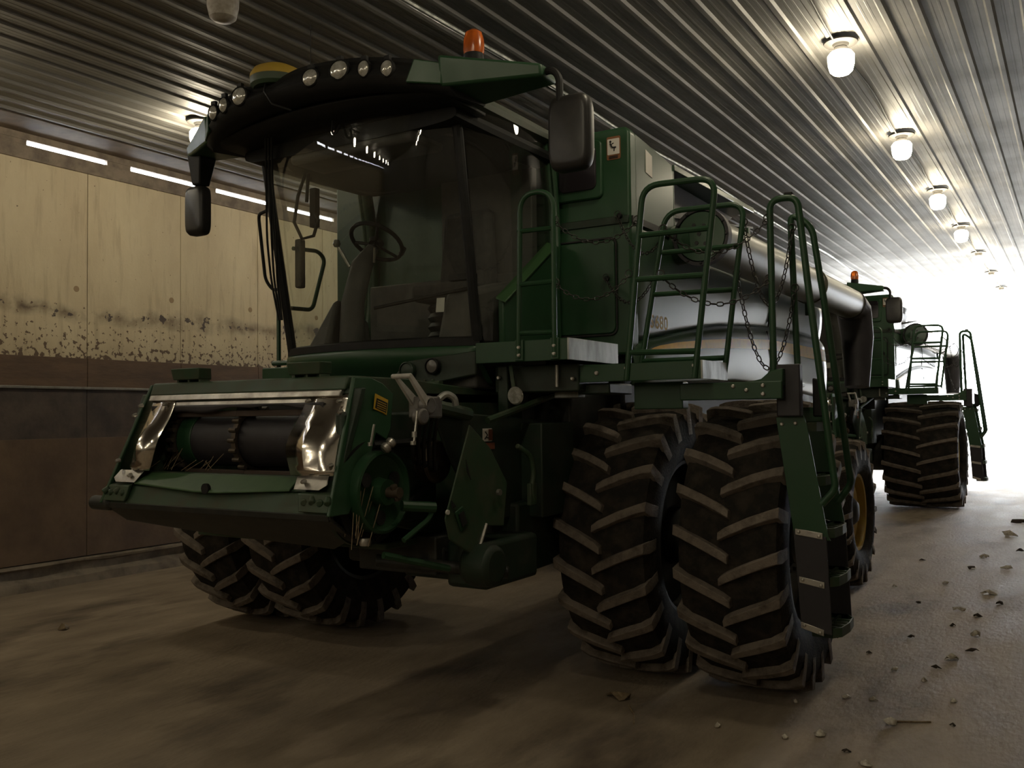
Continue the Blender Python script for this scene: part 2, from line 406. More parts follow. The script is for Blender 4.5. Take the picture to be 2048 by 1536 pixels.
# ---- wheels
def tyre(cx, cy, R, W, name_root, nl=22, hub=True, side=1, lugw=.076, lugh=.05, rimR=.545, parent=None, rim='yellow', flat=0):
    P = parent or R0
    rc = R - lugh; h = W / 2
    prof = [(rimR, -h * .80), (rimR + .05, -h * .92), (rimR + .16, -h * 1.0), (rc - .12, -h * .99), (rc - .035, -h * .93), (rc - .004, -h * .72), (rc + .004, 0),
            (rc - .004, h * .72), (rc - .035, h * .93), (rc - .12, h * .99), (rimR + .16, h * 1.0), (rimR + .05, h * .92), (rimR, h * .80)]
    b = B(); b.lathe(prof, (cx, cy, R), 'X', 64, closed=True)
    ty = part(b, 'tyre', 'rubber', P, angle=50)
    b = B()
    st = [0., .12, .5, .85, 1.0, 1.12]
    for sgn in (-1, 1):
        for k in range(nl):
            th0 = 2 * PI * (k + (.5 if sgn > 0 else 0)) / nl
            ring = []
            for t in st:
                xx = sgn * (-.03 + t * (h + .03)) if t <= 1 else sgn * h * 1.01
                sw = .175 * (t ** .85) * (.97 / R)              # sweep angle from centre out to the shoulder
                # front of the tyre: centre of the V sits lower than the shoulders
                th = th0 - sw
                wv = lugw / R * (.92 if t < .9 else 1.05)
                if t <= .12: wv *= .8 if t == 0 else .95
                r0 = rc - .03 if t < 1 else (rc - .09 if t == 1. else rc - .19)
                r1 = R if t < .8 else (R - .012 if t < 1 else (R - .03 if t == 1. else rc - .13))
                o = []
                for (tt, rr) in ((th - wv * .62, r0), (th - wv * .42, r1), (th + wv * .42, r1), (th + wv * .62, r0)):
                    # angle measured from the front (-Y) upward
                    o.append((cx + xx, cy - math.cos(tt) * rr, R + math.sin(tt) * -rr))
                ring.append(o)
            vs = [v for o in ring for v in o]; m = len(ring); fs = [(0, 1, 2, 3), ((m - 1) * 4 + 3, (m - 1) * 4 + 2, (m - 1) * 4 + 1, (m - 1) * 4)]
            for i in range(m - 1):
                for q in range(4): fs.append((i * 4 + q, (i + 1) * 4 + q, (i + 1) * 4 + (q + 1) % 4, i * 4 + (q + 1) % 4))
            b.add(vs, fs)
    # flatten slightly into the floor: keep the lugs above ground
    b.v = [(x, y, max(z, .002)) for x, y, z in b.v]
    part(b, 'tread_lugs', 'lug', ty, bevel=.007, seg=2)
    b = B()
    s = side
    b.lathe([(rimR + .03, -h * .78), (rimR + .035, -h * .84), (rimR - .02, -h * .8), (rimR - .05, -h * .3), (rimR - .05, h * .3), (rimR - .02, h * .8), (rimR + .035, h * .84), (rimR + .03, h * .78)], (cx, cy, R), 'X', 48, closed=True)
    d = s * h * .35
    b.lathe([(rimR - .04, d - .012), (rimR - .04, d + .012), (.3, d + s * .05 + .012), (.17, d + s * .02 + .012), (.17, d - .03)], (cx, cy, R), 'X', 40)
    part(b, 'wheel_rim', rim, ty)
    b = B()
    b.lathe([(.14, d - s * .2), (.14, d + s * .08), (.1, d + s * .12), (.05, d + s * .13)], (cx, cy, R), 'X', 24)
    for i in range(10):
        a = 2 * PI * i / 10; b.bolt((cx + d + s * .03, cy + .2 * math.cos(a), R + .2 * math.sin(a)), (s, 0, 0), .014, .03)
    part(b, 'wheel_hub', 'dark', ty)
    return ty
for cx, sd in ((-1.88, 1), (-2.735, 1), (-5.745, -1), (-6.6, -1)):
    tyre(cx, AX, .98, .66, 'front', side=sd, rim='dark')  # yellow rims coloured dark: shade between the tyres put into the colour
for cx, sd in ((-2.3, 1), (-6.18, -1)):
    tyre(cx, 10.5, .79, .56, 'rear', nl=18, side=sd, lugw=.055, lugh=.035, rimR=.4)

# ---- chassis
b = B()
b.box(U(-1.0), U(1.0), 6.2, 6.7, .8, 1.25)
b.lathe([(.2, -2.2), (.2, 2.2)], (XC, AX, .98), 'X', 20)
b.lathe([(.34, -1.25), (.34, -.8)], (XC, AX, 1.0), 'X', 24); b.lathe([(.34, .8), (.34, 1.25)], (XC, AX, 1.0), 'X', 24)
part(b, 'front_axle', 'dark', bevel=.02)
b = B(); b.box(U(-1.2), U(1.2), 5.75, 11.6, 1.25, 2.05); b.box(U(-1.1), U(1.1), 8.2, 11.0, .95, 1.3); part(b, 'chassis_frame', 'dark', bevel=.02)
b = B(); b.box(U(-1.95), U(1.95), 10.4, 10.6, .68, .9); b.box(U(-.25), U(.25), 10.35, 10.65, .8, 1.4); part(b, 'rear_axle', 'darkgreen', bevel=.02)
b = B(); b.box(U(-1.3), U(1.3), 10.4, 12.3, 1.3, 2.3); b.box(U(-1.2), U(1.2), 11.6, 12.6, 2.0, 3.0)
part(b, 'straw_hood', 'darkgreen', bevel=.05)
b = B(); b.box(U(-.2), U(1.0), 5.0, 5.9, .86, 1.72)
b.plate([(U(.35), 4.55, .98), (U(.95), 4.55, .98), (U(.95), 5.1, .8), (U(.35), 5.1, .8)], (0, 0, .12)); part(b, 'gearcase', 'dark', bevel=.03)

# ---- grain tank, body panels
XS = -2.745; uS = XS - XC; YT = 6.15
b = B()
b.prism([(-uS, 3.97), (uS - .035, 3.97), (uS, 3.93), (uS, 2.3), (-uS, 2.3)][::-1] and [(U(-1.33), 2.3), (U(uS), 2.3), (U(uS), 3.3), (U(uS), 3.93), (U(uS - .035), 3.97), (U(-1.33), 3.97)], 'Y', YT, YT + .12)
gt = part(b, 'tank_front_panel', 'green', bevel=.02, seg=3)
b = B()                                          # raised frame with window
def rrect(x0, x1, z0, z1, r, y, n=5):
    P = []
    for cx, cz, a0 in ((x1 - r, z1 - r, 0), (x0 + r, z1 - r, 90), (x0 + r, z0 + r, 180), (x1 - r, z0 + r, 270)):
        for k in range(n + 1):
            a = math.radians(a0 + 90 * k / n); P.append((cx + r * math.cos(a), y, cz + r * math.sin(a)))
    return P
b.plate(rrect(-3.36, -2.955, 3.46, 3.9, .05, YT - .03), (0, .04, 0)); part(b, 'window_frame', 'green', gt, bevel=.012)
b = B(); b.plate(rrect(-3.31, -3.0, 3.53, 3.86, .045, YT - .042), (0, .02, 0)); part(b, 'tank_window', mat('dark_tank_window', (.02, .017, .02), .15), gt, bevel=.006)
b = B(); b.box(-3.46, XS - .01, YT - .015, YT + .02, 3.255, 3.315); part(b, 'panel_seam_strip', 'darkgreen', gt, bevel=.006)
b = B(); P = rrect(-3.38, -2.86, 2.45, 3.16, .05, YT - .008)
b.tube(P, .008, 6, closed=True); part(b, 'access_door_seam', 'decal_black', gt)
b = B(); P = rrect(-3.37, -2.87, 2.46, 3.15, .05, YT - .012); b.plate(P, (0, .03, 0)); part(b, 'access_door', 'green', gt, bevel=.008)
b = B(); b.lathe([(.018, 0), (.022, .02), (.014, .04)], (-2.82, YT - .04, 3.31), 'Y', 12); b.lathe([(.018, 0), (.022, .02), (.014, .04)], (-2.93, YT - .04, 2.86), 'Y', 12); part(b, 'chain_knob', 'black', gt)
b = B(); b.plate(rrect(-2.925, -2.815, 3.735, 3.905, .012, YT - .004), (0, .01, 0)); dc = part(b, 'warning_label', 'decal_orange', gt)
tag(dc, 'orange bordered warning label')
b = B(); b.plate(rrect(-2.918, -2.822, 3.772, 3.888, .006, YT - .006), (0, .004, 0)); part(b, 'label_panel', 'decal_white', dc)
b = B()
b.lathe([(.009, 0), (.009, .003)], (-2.893, YT - .0085, 3.868), 'Y', 10)
b.tube([(-2.895, YT - .008, 3.855), (-2.878, YT - .008, 3.825), (-2.848, YT - .008, 3.822)], .006, 6)
b.tube([(-2.89, YT - .008, 3.845), (-2.868, YT - .008, 3.856)], .004, 6)
b.tube([(-2.862, YT - .008, 3.82), (-2.864, YT - .008, 3.795)], .004, 6); b.box(-2.905, -2.835, YT - .008, YT - .005, 3.755, 3.762); b.box(-2.905, -2.835, YT - .008, YT - .005, 3.743, 3.749)
part(b, 'label_pictogram', 'decal_black', dc)
b = B(); b.plate(rrect(-3.46, -3.40, 3.68, 3.86, .008, YT - .004), (0, .01, 0)); part(b, 'safety_sticker', 'decal_white', gt)

# tank shell (side walls, top, rear)
b = B()
b.box(U(-1.33), U(uS) - .03, YT + .1, 8.95, 3.3, 3.5)
b.box(U(-1.33), U(uS) - .2, YT + .1, 8.95, 3.45, 3.9)
b.box(U(-1.33), U(uS) - .25, 8.95, 11.8, 2.3, 3.05)
part(b, 'tank_body', 'darkgreen', bevel=.03)
b = B(); b.plate([(XS, YT + .1, 3.3), (XS, 7.0, 3.3), (XS, 7.0, 3.86), (XS, YT + .1, 3.935)], (-.03, 0, 0)); part(b, 'tank_side_panel', 'green_side', bevel=.008)
b = B(); b.box(XS - .01, XS + .012, YT + .02, 6.95, 3.262, 3.312); part(b, 'side_seam_strip', 'decal_black')
b = B(); b.plate([(XS + .004, 6.44, 3.685), (XS + .004, 6.56, 3.665), (XS + .004, 6.56, 3.835), (XS + .004, 6.44, 3.86)], (-.006, 0, 0)); part(b, 'reflector_sticker', 'decal_white', bevel=.002)
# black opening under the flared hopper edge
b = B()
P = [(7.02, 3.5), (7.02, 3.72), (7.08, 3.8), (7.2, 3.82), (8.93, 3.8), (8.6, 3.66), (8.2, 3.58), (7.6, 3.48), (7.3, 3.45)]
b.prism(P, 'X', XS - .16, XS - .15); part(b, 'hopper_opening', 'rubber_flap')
b = B()
b.plate([(XS - .2, 7.0, 3.87), (XS + .01, 7.0, 3.87), (XS + .05, 9.0, 3.885), (XS - .2, 9.0, 3.885)], (0, 0, -.05))
b.plate([(XS, 7.0, 3.3), (XS, 7.02, 3.3), (XS, 7.02, 3.87), (XS, 7.0, 3.87)], (-.18, 0, 0)); part(b, 'hopper_rim', 'green_side', bevel=.006)
b = B()
b.plate([(XS - .16, 7.02, 3.46), (XS - .005, 7.02, 3.46), (XS + .04, 9.0, 3.7), (XS - .16, 9.0, 3.7)], (0, 0, -.02)); part(b, 'hopper_flap', 'rubber_flap', bevel=.005)

# curved side panels
def interp(T, y):
    if y <= T[0][0]: return T[0][1]
    for (a, p), (c, q) in zip(T, T[1:]):
        if y <= c: return p + (q - p) * (y - a) / (c - a)
    return T[-1][1]
G = [(6.15, 2.38), (6.47, 2.424), (6.98, 2.504), (7.55, 2.586), (8.07, 2.647), (8.96, 2.714), (9.55, 2.744), (10.86, 2.772), (11.85, 2.762)]
ST = [(6.3, 2.36), (6.47, 2.375), (6.92, 2.433), (7.55, 2.492), (8.34, 2.552), (9.46, 2.613), (11.85, 2.64)]
SB = [(6.3, 2.335), (6.47, 2.348), (6.92, 2.373), (7.55, 2.419), (8.34, 2.464), (9.45, 2.51), (11.85, 2.49)]
BT = [(6.15, 2.08), (8.3, 2.16), (9.5, 2.15), (11.85, 2.03)]
def up(i, j):
    y = YT + .02 + (11.86 - YT - .02) * i; zt = 3.30 + .02 * i; zb = interp(G, y)
    z = zb + (zt - zb) * j
    x = XS - .02 + .03 * math.sin(PI * j) - .012 * (1 - j) ** 8 - .03 * max(0, (.03 - i) / .03) ** 2
    return (x, y, z)
def low(i, j):
    y = YT + .02 + (11.86 - YT - .02) * i; zt = interp(G, y); zb = interp(BT, y)
    z = zb + (zt - zb) * j
    x = XS + .022 + .03 * math.sin(PI * j ** .8) - .05 * max(0, (j - .86) / .14) ** 1.5 - .05 * max(0, (.03 - i) / .03) ** 2
    return (x, y, z)
b = B(); b.grid(up, 50, 12); us = part(b, 'upper_side_panel', 'green_side', solid=.02)
b = B(); b.grid(low, 50, 16); ls = part(b, 'lower_side_panel', 'green_side', solid=.02)
def lowx(y, z):
    i = (y - YT - .02) / (11.86 - YT - .02); zt = interp(G, y); zb = interp(BT, y)
    return low(i, (z - zb) / (zt - zb))[0]
def stripe(i, j):
    y = 6.36 + 5.48 * i; a, c = interp(SB, y), interp(ST, y)
    z = a + (c - a) * j
    if i < .03: z = a + (z - a) * min(1, .2 + i / .03)
    return (lowx(y, z) + .014, y, z)
b = B(); b.grid(stripe, 60, 6); part(b, 'yellow_stripe', 'stripe', ls)
b = B(); b.tube([(XS + .012, 9.58, 3.3), (XS + .018, 9.58, 2.95), (XS + .0, 9.58, 2.76)], .008, 6); b.tube([(XS + .03, 9.42, 2.7), (XS + .06, 9.42, 2.5), (XS + .06, 9.42, 2.2)], .008, 6); part(b, 'panel_gap', 'decal_black', us)
# model number
cu = bpy.data.curves.new('model_number', 'FONT'); cu.body = 'S 680'; cu.size = .14; cu.extrude = .001; cu.offset = .003; cu.space_word = .45
to = bpy.data.objects.new('tmp_text', cu); COL.objects.link(to)
bpy.context.view_layer.update()
me = bpy.data.meshes.new_from_object(to.evaluated_get(bpy.context.evaluated_depsgraph_get()))
bpy.data.objects.remove(to)
b = B(); b.add([(XS + .014, 6.44 + v.co.x * 1.22, 2.518 + v.co.y + v.co.x * .01) for v in me.vertices], [tuple(p.vertices) for p in me.polygons]); part(b, 'model_number', 'text', us)
# left hand side panels (mirrored, plain)
b = B(); b.box(U(-1.36), U(-1.33), YT + .1, 11.8, 2.1, 3.9); part(b, 'right_hand_side_panel', 'green', bevel=.02)
b = B(); b.box(XS - .2, XS - .16, YT + .2, 11.7, 1.4, 2.3); part(b, 'lower_shield', 'decal_black', bevel=.01)

# ---- unloading auger
AXu = -2.47; AZ = 3.235
b = B(); b.lathe([(.185, 6.9), (.185, 10.2), (.2, 10.2), (.2, 10.26), (.185, 10.26), (.185, 12.35)], (AXu, 0, AZ), 'Y', 32); au = part(b, 'unloading_auger', mat('grey_green_auger', (.085, .09, .06), .4, 0, (.1, .085, .055), 3, .45, .7, stretch=(1, .4, 1)))
b = B(); b.lathe([(.2, 6.84), (.225, 6.84), (.225, 6.92), (.2, 6.92)], (AXu, 0, AZ), 'Y', 32, closed=True); b.lathe([(.19, 6.86), (.19, 6.9)], (AXu, 0, AZ), 'Y', 32)
for i in range(12):
    a = 2 * PI * i / 12; b.bolt((AXu + .207 * math.cos(a), 6.84, AZ + .207 * math.sin(a)), (0, -1, 0), .011, .014)
part(b, 'auger_flange', 'rubber_flap', au)
b = B(); b.lathe([(.198, 6.875), (.19, 6.845), (.06, 6.838), (.03, 6.838)], (AXu, 0, AZ), 'Y', 32); ec = part(b, 'auger_end_cap', 'green_side', au)
b = B()
for q, z in ((-.05, .09), (.03, .08), (-.01, .02), (-.03, -.05), (.04, -.06)): b.lathe([(.016, 0), (.016, .006)], (AXu + q, 6.832, AZ + z), 'Y', 10)
part(b, 'end_cap_bolt', 'decal_black', ec)
b = B(); b.tube([(AXu - .32, 7.05, AZ - .02), (AXu - .05, 6.98, AZ)], .16, 20); part(b, 'auger_elbow', 'green_side', au)
b = B(); b.box(AXu - .02, AXu + .02, 8.0, 8.06, AZ + .17, AZ + .26); b.box(AXu - .05, AXu - .01, 10.2, 10.26, AZ - .32, AZ - .15); part(b, 'auger_bracket', 'green', au, bevel=.004)
b = B(); b.tube([(AXu, 12.25, AZ), (AXu, 12.5, AZ - .06), (AXu + .02, 12.58, AZ - .4), (AXu + .02, 12.5, AZ - 1.05)], .2, 20, rs=[.2, .215, .2, .15]); part(b, 'spout_boot', 'rubber_flap', au)

# ---- cab
CW = .84
def yc(z): return 5.12 - .27 * (z - 2.35) / 1.55
def ws(i, j):
    s = -1 + 2 * i; z = 2.37 + 1.55 * j
    return (U(CW * s * (1 + .03 * j)), yc(z) - .2 * (1 - s * s) - .05 * math.sin(PI * j) * (1 - s * s), z)
b = B(); b.grid(ws, 28, 14); part(b, 'windshield', 'glass')
def side(sg):
    def f(i, j):
        z = 2.37 + 1.55 * j
        y0 = yc(z) + .03; y1 = 6.0 + .12 * math.sin(PI * j)
        return (U(sg * (CW + .03 + .02 * j + .05 * math.sin(PI * i))), y0 + (y1 - y0) * i, z)
    return f
b = B(); b.grid(side(1), 12, 10); dg = part(b, 'cab_door', 'glass')
tag(dg, 'curved glass cab door')
b = B(); b.grid(side(-1), 12, 10); part(b, 'side_window', 'glass')
for sg in (-1, 1):
    b = B(); b.tube([ws((sg + 1) / 2, j / 10) for j in range(11)], .034, 10); part(b, 'front_pillar', 'black')
    b = B(); b.tube([side(sg)(1, j / 10) for j in range(11)], .05, 12); b.tube([(p[0] + sg * .045, p[1] - .03, p[2]) for p in [side(sg)(1, j / 10) for j in range(11)]], .022, 8)
    part(b, 'rear_pillar', 'green')
b = B()                                          # black sill under the glass
def sill(i, j):
    s = -1 + 2 * i; y = yc(2.35) - .2 * (1 - s * s)
    P = [(0, 2.335), (-.02, 2.335), (-.02, 2.385), (.02, 2.4), (.05, 2.335)][int(round(j * 4))]
    return (U(.87 * s), y + P[0], P[1])
b.grid(sill, 24, 4); part(b, 'windshield_sill', 'black')
b = B()                                          # green apron under the sill
def apron(i, j):
    s = -1 + 2 * i; z = 2.345 - .27 * j
    return (U(.87 * s), yc(2.35) - .2 * (1 - s * s) - .03 * math.sin(PI * min(1, j * 1.6)) + .16 * j ** 2.2, z)
b.grid(apron, 24, 8); part(b, 'cab_apron', 'green', solid=.02)
b = B(); b.box(U(-.84), U(.84), 5.1, 6.05, 2.05, 2.33); part(b, 'cab_floor', 'interior', bevel=.02)
# lamp recess in the apron
b = B()
P = [(.27, 2.1), (.42, 2.24), (.86, 2.3), (.86, 2.14), (.6, 2.09)]
b.plate([(U(u), 5.0 + .0 - .02 * (1 - (u / .87) ** 2) - (.2 * (1 - (u / .87) ** 2)) + .12 - .045, z) for u, z in P], (0, .03, 0)); la = part(b, 'lamp_recess', 'darkgreen', bevel=.01)
for u, z, r in ((.43, 2.175, .06), (.6, 2.2, .055)):
    y = 5.055 - .22 * (1 - (u / .87) ** 2)
    b = B(); b.lathe([(r * .95, .02), (r, -.012), (r * .86, -.018), (r * .8, -.006)], (U(u), y, z), 'Y', 20); lp = part(b, 'road_lamp', 'darkgreen' if u < .5 else 'black')
    b = B(); b.lathe([(r * .8, 0.), (r * .75, -.01), (r * .3, -.016), (.002, -.018)], (U(u), y, z), 'Y', 20); part(b, 'lamp_lens', 'darkgreen' if u < .5 else 'dull_lens', lp)
b = B(); b.box(U(.42), U(.68), 4.9, 4.95, 2.075, 2.1)
for u in (.48, .55, .62): b.bolt((U(u), 4.92, 2.1), (0, 0, 1), .012, .015)
part(b, 'step_bracket', 'green_dusty', bevel=.004)

# cab interior
b = B(); b.box(U(-.78), U(.78), 5.95, 6.02, 2.3, 2.95); b.box(U(-.05), U(.78), 5.96, 6.04, 2.9, 3.85); part(b, 'cab_rear_wall', 'interior', bevel=.01)
b = B(); b.box(U(-.8), U(.8), 4.9, 6.0, 3.72, 3.78); b.box(U(-.5), U(.6), 4.75, 5.1, 3.66, 3.74); part(b, 'headliner', 'interior', bevel=.03)
st = B(); st.box(U(-.02), U(.5), 5.5, 5.98, 2.72, 2.86); part(st, 'seat_cushion', 'seat', bevel=.05, seg=3)
b = B(); b.hexa([(U(0), 5.82, 2.82), (U(.5), 5.82, 2.82), (U(.5), 5.96, 2.82), (U(0), 5.96, 2.82)], [(U(.04), 5.86, 3.45), (U(.46), 5.86, 3.45), (U(.46), 5.97, 3.45), (U(.04), 5.97, 3.45)]); part(b, 'seat_back', 'seat', bevel=.05, seg=3)
b = B(); b.tube([(U(.24), 5.75, 2.3), (U(.24), 5.75, 2.75)], .17, 16)
for k in range(5): b.lathe([(.2, 0), (.225, .035), (.2, .07)], (U(.24), 5.75, 2.36 + k * .07), 'Z', 16)
part(b, 'seat_pedestal', 'black')
b = B(); b.tube([(U(-.25), 5.12, 2.33), (U(-.26), 5.14, 2.7), (U(-.24), 5.22, 2.98), (U(-.2), 5.3, 3.12)], .08, 12, rs=[.1, .085, .08, .045]); sc = part(b, 'steering_column', 'interior')
b = B(); c = Vector((U(-.19), 5.33, 3.17)); n1 = Vector((.0, .55, .83)).normalized(); ex = n1.orthogonal().normalized(); ey = n1.cross(ex)
b.tube([c + (ex * math.cos(a) + ey * math.sin(a)) * .2 for a in [2 * PI * i / 28 for i in range(28)]], .016, 8, closed=True)
for a in (.3, 2.4, 4.5): b.tube([c - n1 * .03, c + (ex * math.cos(a) + ey * math.sin(a)) * .2], .012, 6)
b.lathe([(.05, -.03), (.06, 0), (.03, .02)], c, n1, 14); b.tube([c + ex * .2, c + ex * .2 + n1 * .06], .02, 8); part(b, 'steering_wheel', 'black', sc)
b = B(); b.tube([(U(-.34), 5.2, 2.98), (U(-.42), 5.16, 3.14)], .012, 8); b.lathe([(.02, 0), (.03, .02), (.02, .05)], (U(-.42), 5.15, 3.13), 'Z', 10); b.tube([(U(-.14), 5.24, 3.0), (U(-.1), 5.2, 3.1)], .01, 6); part(b, 'column_lever', 'steel', sc)
b = B(); b.hexa([(U(-.6), 4.98, 2.33), (U(-.36), 4.95, 2.33), (U(-.36), 5.5, 2.33), (U(-.6), 5.5, 2.33)], [(U(-.42), 5.1, 2.72), (U(-.36), 5.1, 2.75), (U(-.36), 5.45, 2.6), (U(-.52), 5.45, 2.55)]); part(b, 'foot_console', 'interior', bevel=.06, seg=3)
b = B(); b.hexa([(U(.5), 5.1, 2.33), (U(.76), 5.12, 2.33), (U(.76), 5.9, 2.33), (U(.5), 5.9, 2.33)], [(U(.52), 5.2, 2.72), (U(.74), 5.2, 2.72), (U(.74), 5.8, 2.86), (U(.52), 5.8, 2.86)]); part(b, 'armrest_console', 'interior', bevel=.04, seg=3)
b = B(); b.plate([(U(.5), 5.12, 2.58), (U(.56), 5.13, 2.58), (U(.555), 5.15, 2.68), (U(.495), 5.14, 2.68)], (0, .003, 0)); part(b, 'paper_note', 'paper')
b = B(); b.box(U(-.74), U(-.68), 5.2, 5.25, 3.32, 3.62); b.tube([(U(-.72), 5.15, 3.75), (U(-.78), 5.12, 3.55), (U(-.8), 5.1, 3.35), (U(-.74), 5.12, 3.22), (U(-.66), 5.16, 3.24), (U(-.63), 5.18, 3.36), (U(-.68), 5.2, 3.42)], .014, 8)
b.tube([(U(-.7), 5.15, 3.76), (U(-.72), 5.15, 3.5)], .014, 8); part(b, 'monitor_bracket', 'black', bevel=.006)
b = B(); b.box(U(-.8), U(-.74), 5.1, 5.16, 2.85, 3.22); part(b, 'corner_display', 'interior', bevel=.012)
b = B(); b.tube([(U(.1), 4.95, 2.62), (U(.1), 4.95, 2.62), (U(.75), 5.25, 2.75)], .012, 6); b.box(U(.55), U(.75), 5.2, 5.26, 2.8, 2.84); part(b, 'dash_bar', 'black', bevel=.005)

# roof
b = B()
def roof(i, j):
    a = 2 * PI * j
    s = -1 + 2 * i
    cx, cz = .96, .085
    pw_ = lambda v: math.copysign(abs(v) ** .5, v)
    return (U(cx * pw_(math.cos(a))), 5.4 + .66 * s, 3.93 + (cz - .02 * s * s) * pw_(math.sin(a)) )
b.grid(roof, 10, 32)
b.plate([roof(0, j / 32) for j in range(32)], (0, .01, 0)); b.plate([roof(1, j / 32) for j in range(32)], (0, .01, 0))
part(b, 'cab_roof', mat('grey_green_roof', (.06, .075, .055), .5, 0, (.09, .09, .07), 6, .4, .7))
b = B()
b.grid(lambda i, j: (lambda p: (XC + (p[0] - XC) * .985, 5.4 + (p[1] - 5.4) * .99, 3.785 + (p[2] - 3.93) * .95))(roof(i, j)), 10, 32)
b.plate([(XC + (p[0] - XC) * .985, p[1] + .01, 3.785 + (p[2] - 3.93) * .95) for p in [roof(0, j / 32) for j in range(32)]], (0, .01, 0))
part(b, 'roof_frame', 'black')
def VF(u): return 4.235 + .05 * u * u + .17 * u ** 4
def visor(i, j):
    u = -1.06 + 2.12 * i
    yf = VF(u)
    zt = 4.10 - .095 * u * u - (.05 * math.exp(-((u + .2) / .17) ** 2)); zb = 3.905 - .085 * u * u
    P = [(.38, zb + .02), (.05, zb - .01), (.0, zb + .02), (-.02, zb + .06), (-.012, zb + .075), (.02, zt - .055), (.01, zt - .04), (.03, zt - .01), (.1, zt), (.42, zt - .04)][int(round(j * 9))]
    return (U(u), yf + P[0], P[1])
b = B(); b.grid(visor, 44, 9)
for e in (0, 1): b.plate([visor(e, j / 9) for j in range(10)], (.01 * (1 if e else -1), 0, 0))
vs_ = part(b, 'roof_visor', 'black', angle=45)
b = B(); b.grid(lambda i, j: (U(-1.0 + 2.0 * i), 4.4 + .6 * j + .1 * (1 - j) * (2 * i - 1) ** 2, 3.88 - .05 * (2 * i - 1) ** 2 * (1 - j) - .06 * j), 12, 4); part(b, 'visor_underside', 'black', solid=.02)
for sg in (-1, 1):                               # green wings
    b = B()
    a = [(1.02, 4.46, 3.84), (1.02, 4.9, 3.84), (1.02, 4.9, 4.03), (1.02, 4.44, 4.03)]; c = [(1.57, 4.74, 3.88), (1.57, 4.92, 3.88), (1.57, 4.92, 3.955), (1.57, 4.73, 3.955)]
    b.hexa([(U(sg * p[0]), p[1], p[2]) for p in a], [(U(sg * p[0]), p[1], p[2]) for p in c]); part(b, 'visor_wing', 'green', bevel=.018, seg=3)
    b = B(); yv = 4.18 + .24 * 1.0 - .03
    b.plate([(U(sg * .86), VF(.86) - .03, 3.86), (U(sg * 1.04), VF(1.04) - .03, 3.85), (U(sg * 1.04), VF(1.04) - .02, 3.985), (U(sg * .9), VF(.9) - .02, 4.005)], (0, .03, 0)); part(b, 'visor_side_cover', 'green', bevel=.008)
lampspec = [(.205, 3.985, .064, .052), (.43, 3.99, .07, .057), (.605, 3.97, .043, .05), (.75, 3.955, .045, .05)]
for sg in (-1, 1):
    for u, z, rx, rz in lampspec:
        if sg < 0 and u < .3: continue
        y = VF(u) - .012 - (.02 * u if sg < 0 else 0)
        nrm = Vector((sg * .08 * u, -1, -.05)).normalized(); ex = Vector((0, 0, 1)).cross(nrm).normalized(); ez = nrm.cross(ex)
        def ell(k, sc, dd): return [Vector((U(sg * u), y, z)) + nrm * dd + ex * (math.cos(2 * PI * i / 20) * rx * sc) + ez * (math.sin(2 * PI * i / 20) * rz * sc) for i in range(20)]
        b = B(); R_ = [ell(0, 1.12, -.02), ell(0, 1.14, .004), ell(0, 1.02, .012), ell(0, .98, .002)]
        b.add([v for r in R_ for v in r], [(i * 20 + k, i * 20 + (k + 1) % 20, (i + 1) * 20 + (k + 1) % 20, (i + 1) * 20 + k) for i in range(3) for k in range(20)])
        b.box(U(sg * u) - .02, U(sg * u) + .02, y - .004, y + .02, z + rz, z + rz + .03)
        wl = part(b, 'work_lamp', 'black')
        b = B(); R_ = [ell(0, 1.0, .002), ell(0, .8, .014), ell(0, .4, .021), ell(0, .02, .023)]
        b.add([v for r in R_ for v in r], [(i * 20 + k, i * 20 + (k + 1) % 20, (i + 1) * 20 + (k + 1) % 20, (i + 1) * 20 + k) for i in range(3) for k in range(20)])
        part(b, 'lamp_lens', 'lens', wl)
# beacon
def beacon(u, y, z, P=R0):
    b = B(); b.lathe([(.062, 0), (.066, .02), (.06, .075)], (U(u), y, z), 'Z', 20)
    b.lathe([(.03, -.06), (.03, .0)], (U(u), y, z), 'Z', 12); k = part(b, 'beacon_lamp', 'black')
    b = B(); b.lathe([(.062, .07), (.066, .1), (.064, .16), (.052, .205), (.03, .222), (.002, .225)], (U(u), y, z), 'Z', 24); part(b, 'beacon_lens', 'amber', k)
    return k
beacon(1.1, 4.72, 4.03)
# satellite receiver dome
b = B(); b.lathe([(.15, 0), (.17, .02), (.175, .065)], (U(-.22), 4.36, 4.03), 'Z', 28); gd = part(b, 'receiver_dome', 'green_dusty')
b = B(); b.lathe([(.176, .063), (.172, .09), (.15, .125), (.1, .15), (.04, .158), (.002, .159)], (U(-.22), 4.36, 4.03), 'Z', 28); part(b, 'dome_cap', 'yellow', gd)
b = B(); b.box(U(-.3), U(-.14), 4.28, 4.42, 3.97, 4.035); b.tube([(U(-.2), 4.24, 4.03), (U(-.16), 4.19, 3.96), (U(-.1), 4.2, 3.87), (U(.02), 4.25, 3.82)], .008, 6); part(b, 'dome_bracket', 'black', gd, bevel=.006)
b = B(); b.tube([(U(-.1), 4.55, 4.06), (U(-.1), 4.55, 4.5)], .0025, 5); b.tube([(U(-.1), 4.55, 4.47), (U(-.1), 4.55, 4.5)], .006, 6); part(b, 'radio_aerial', 'black')
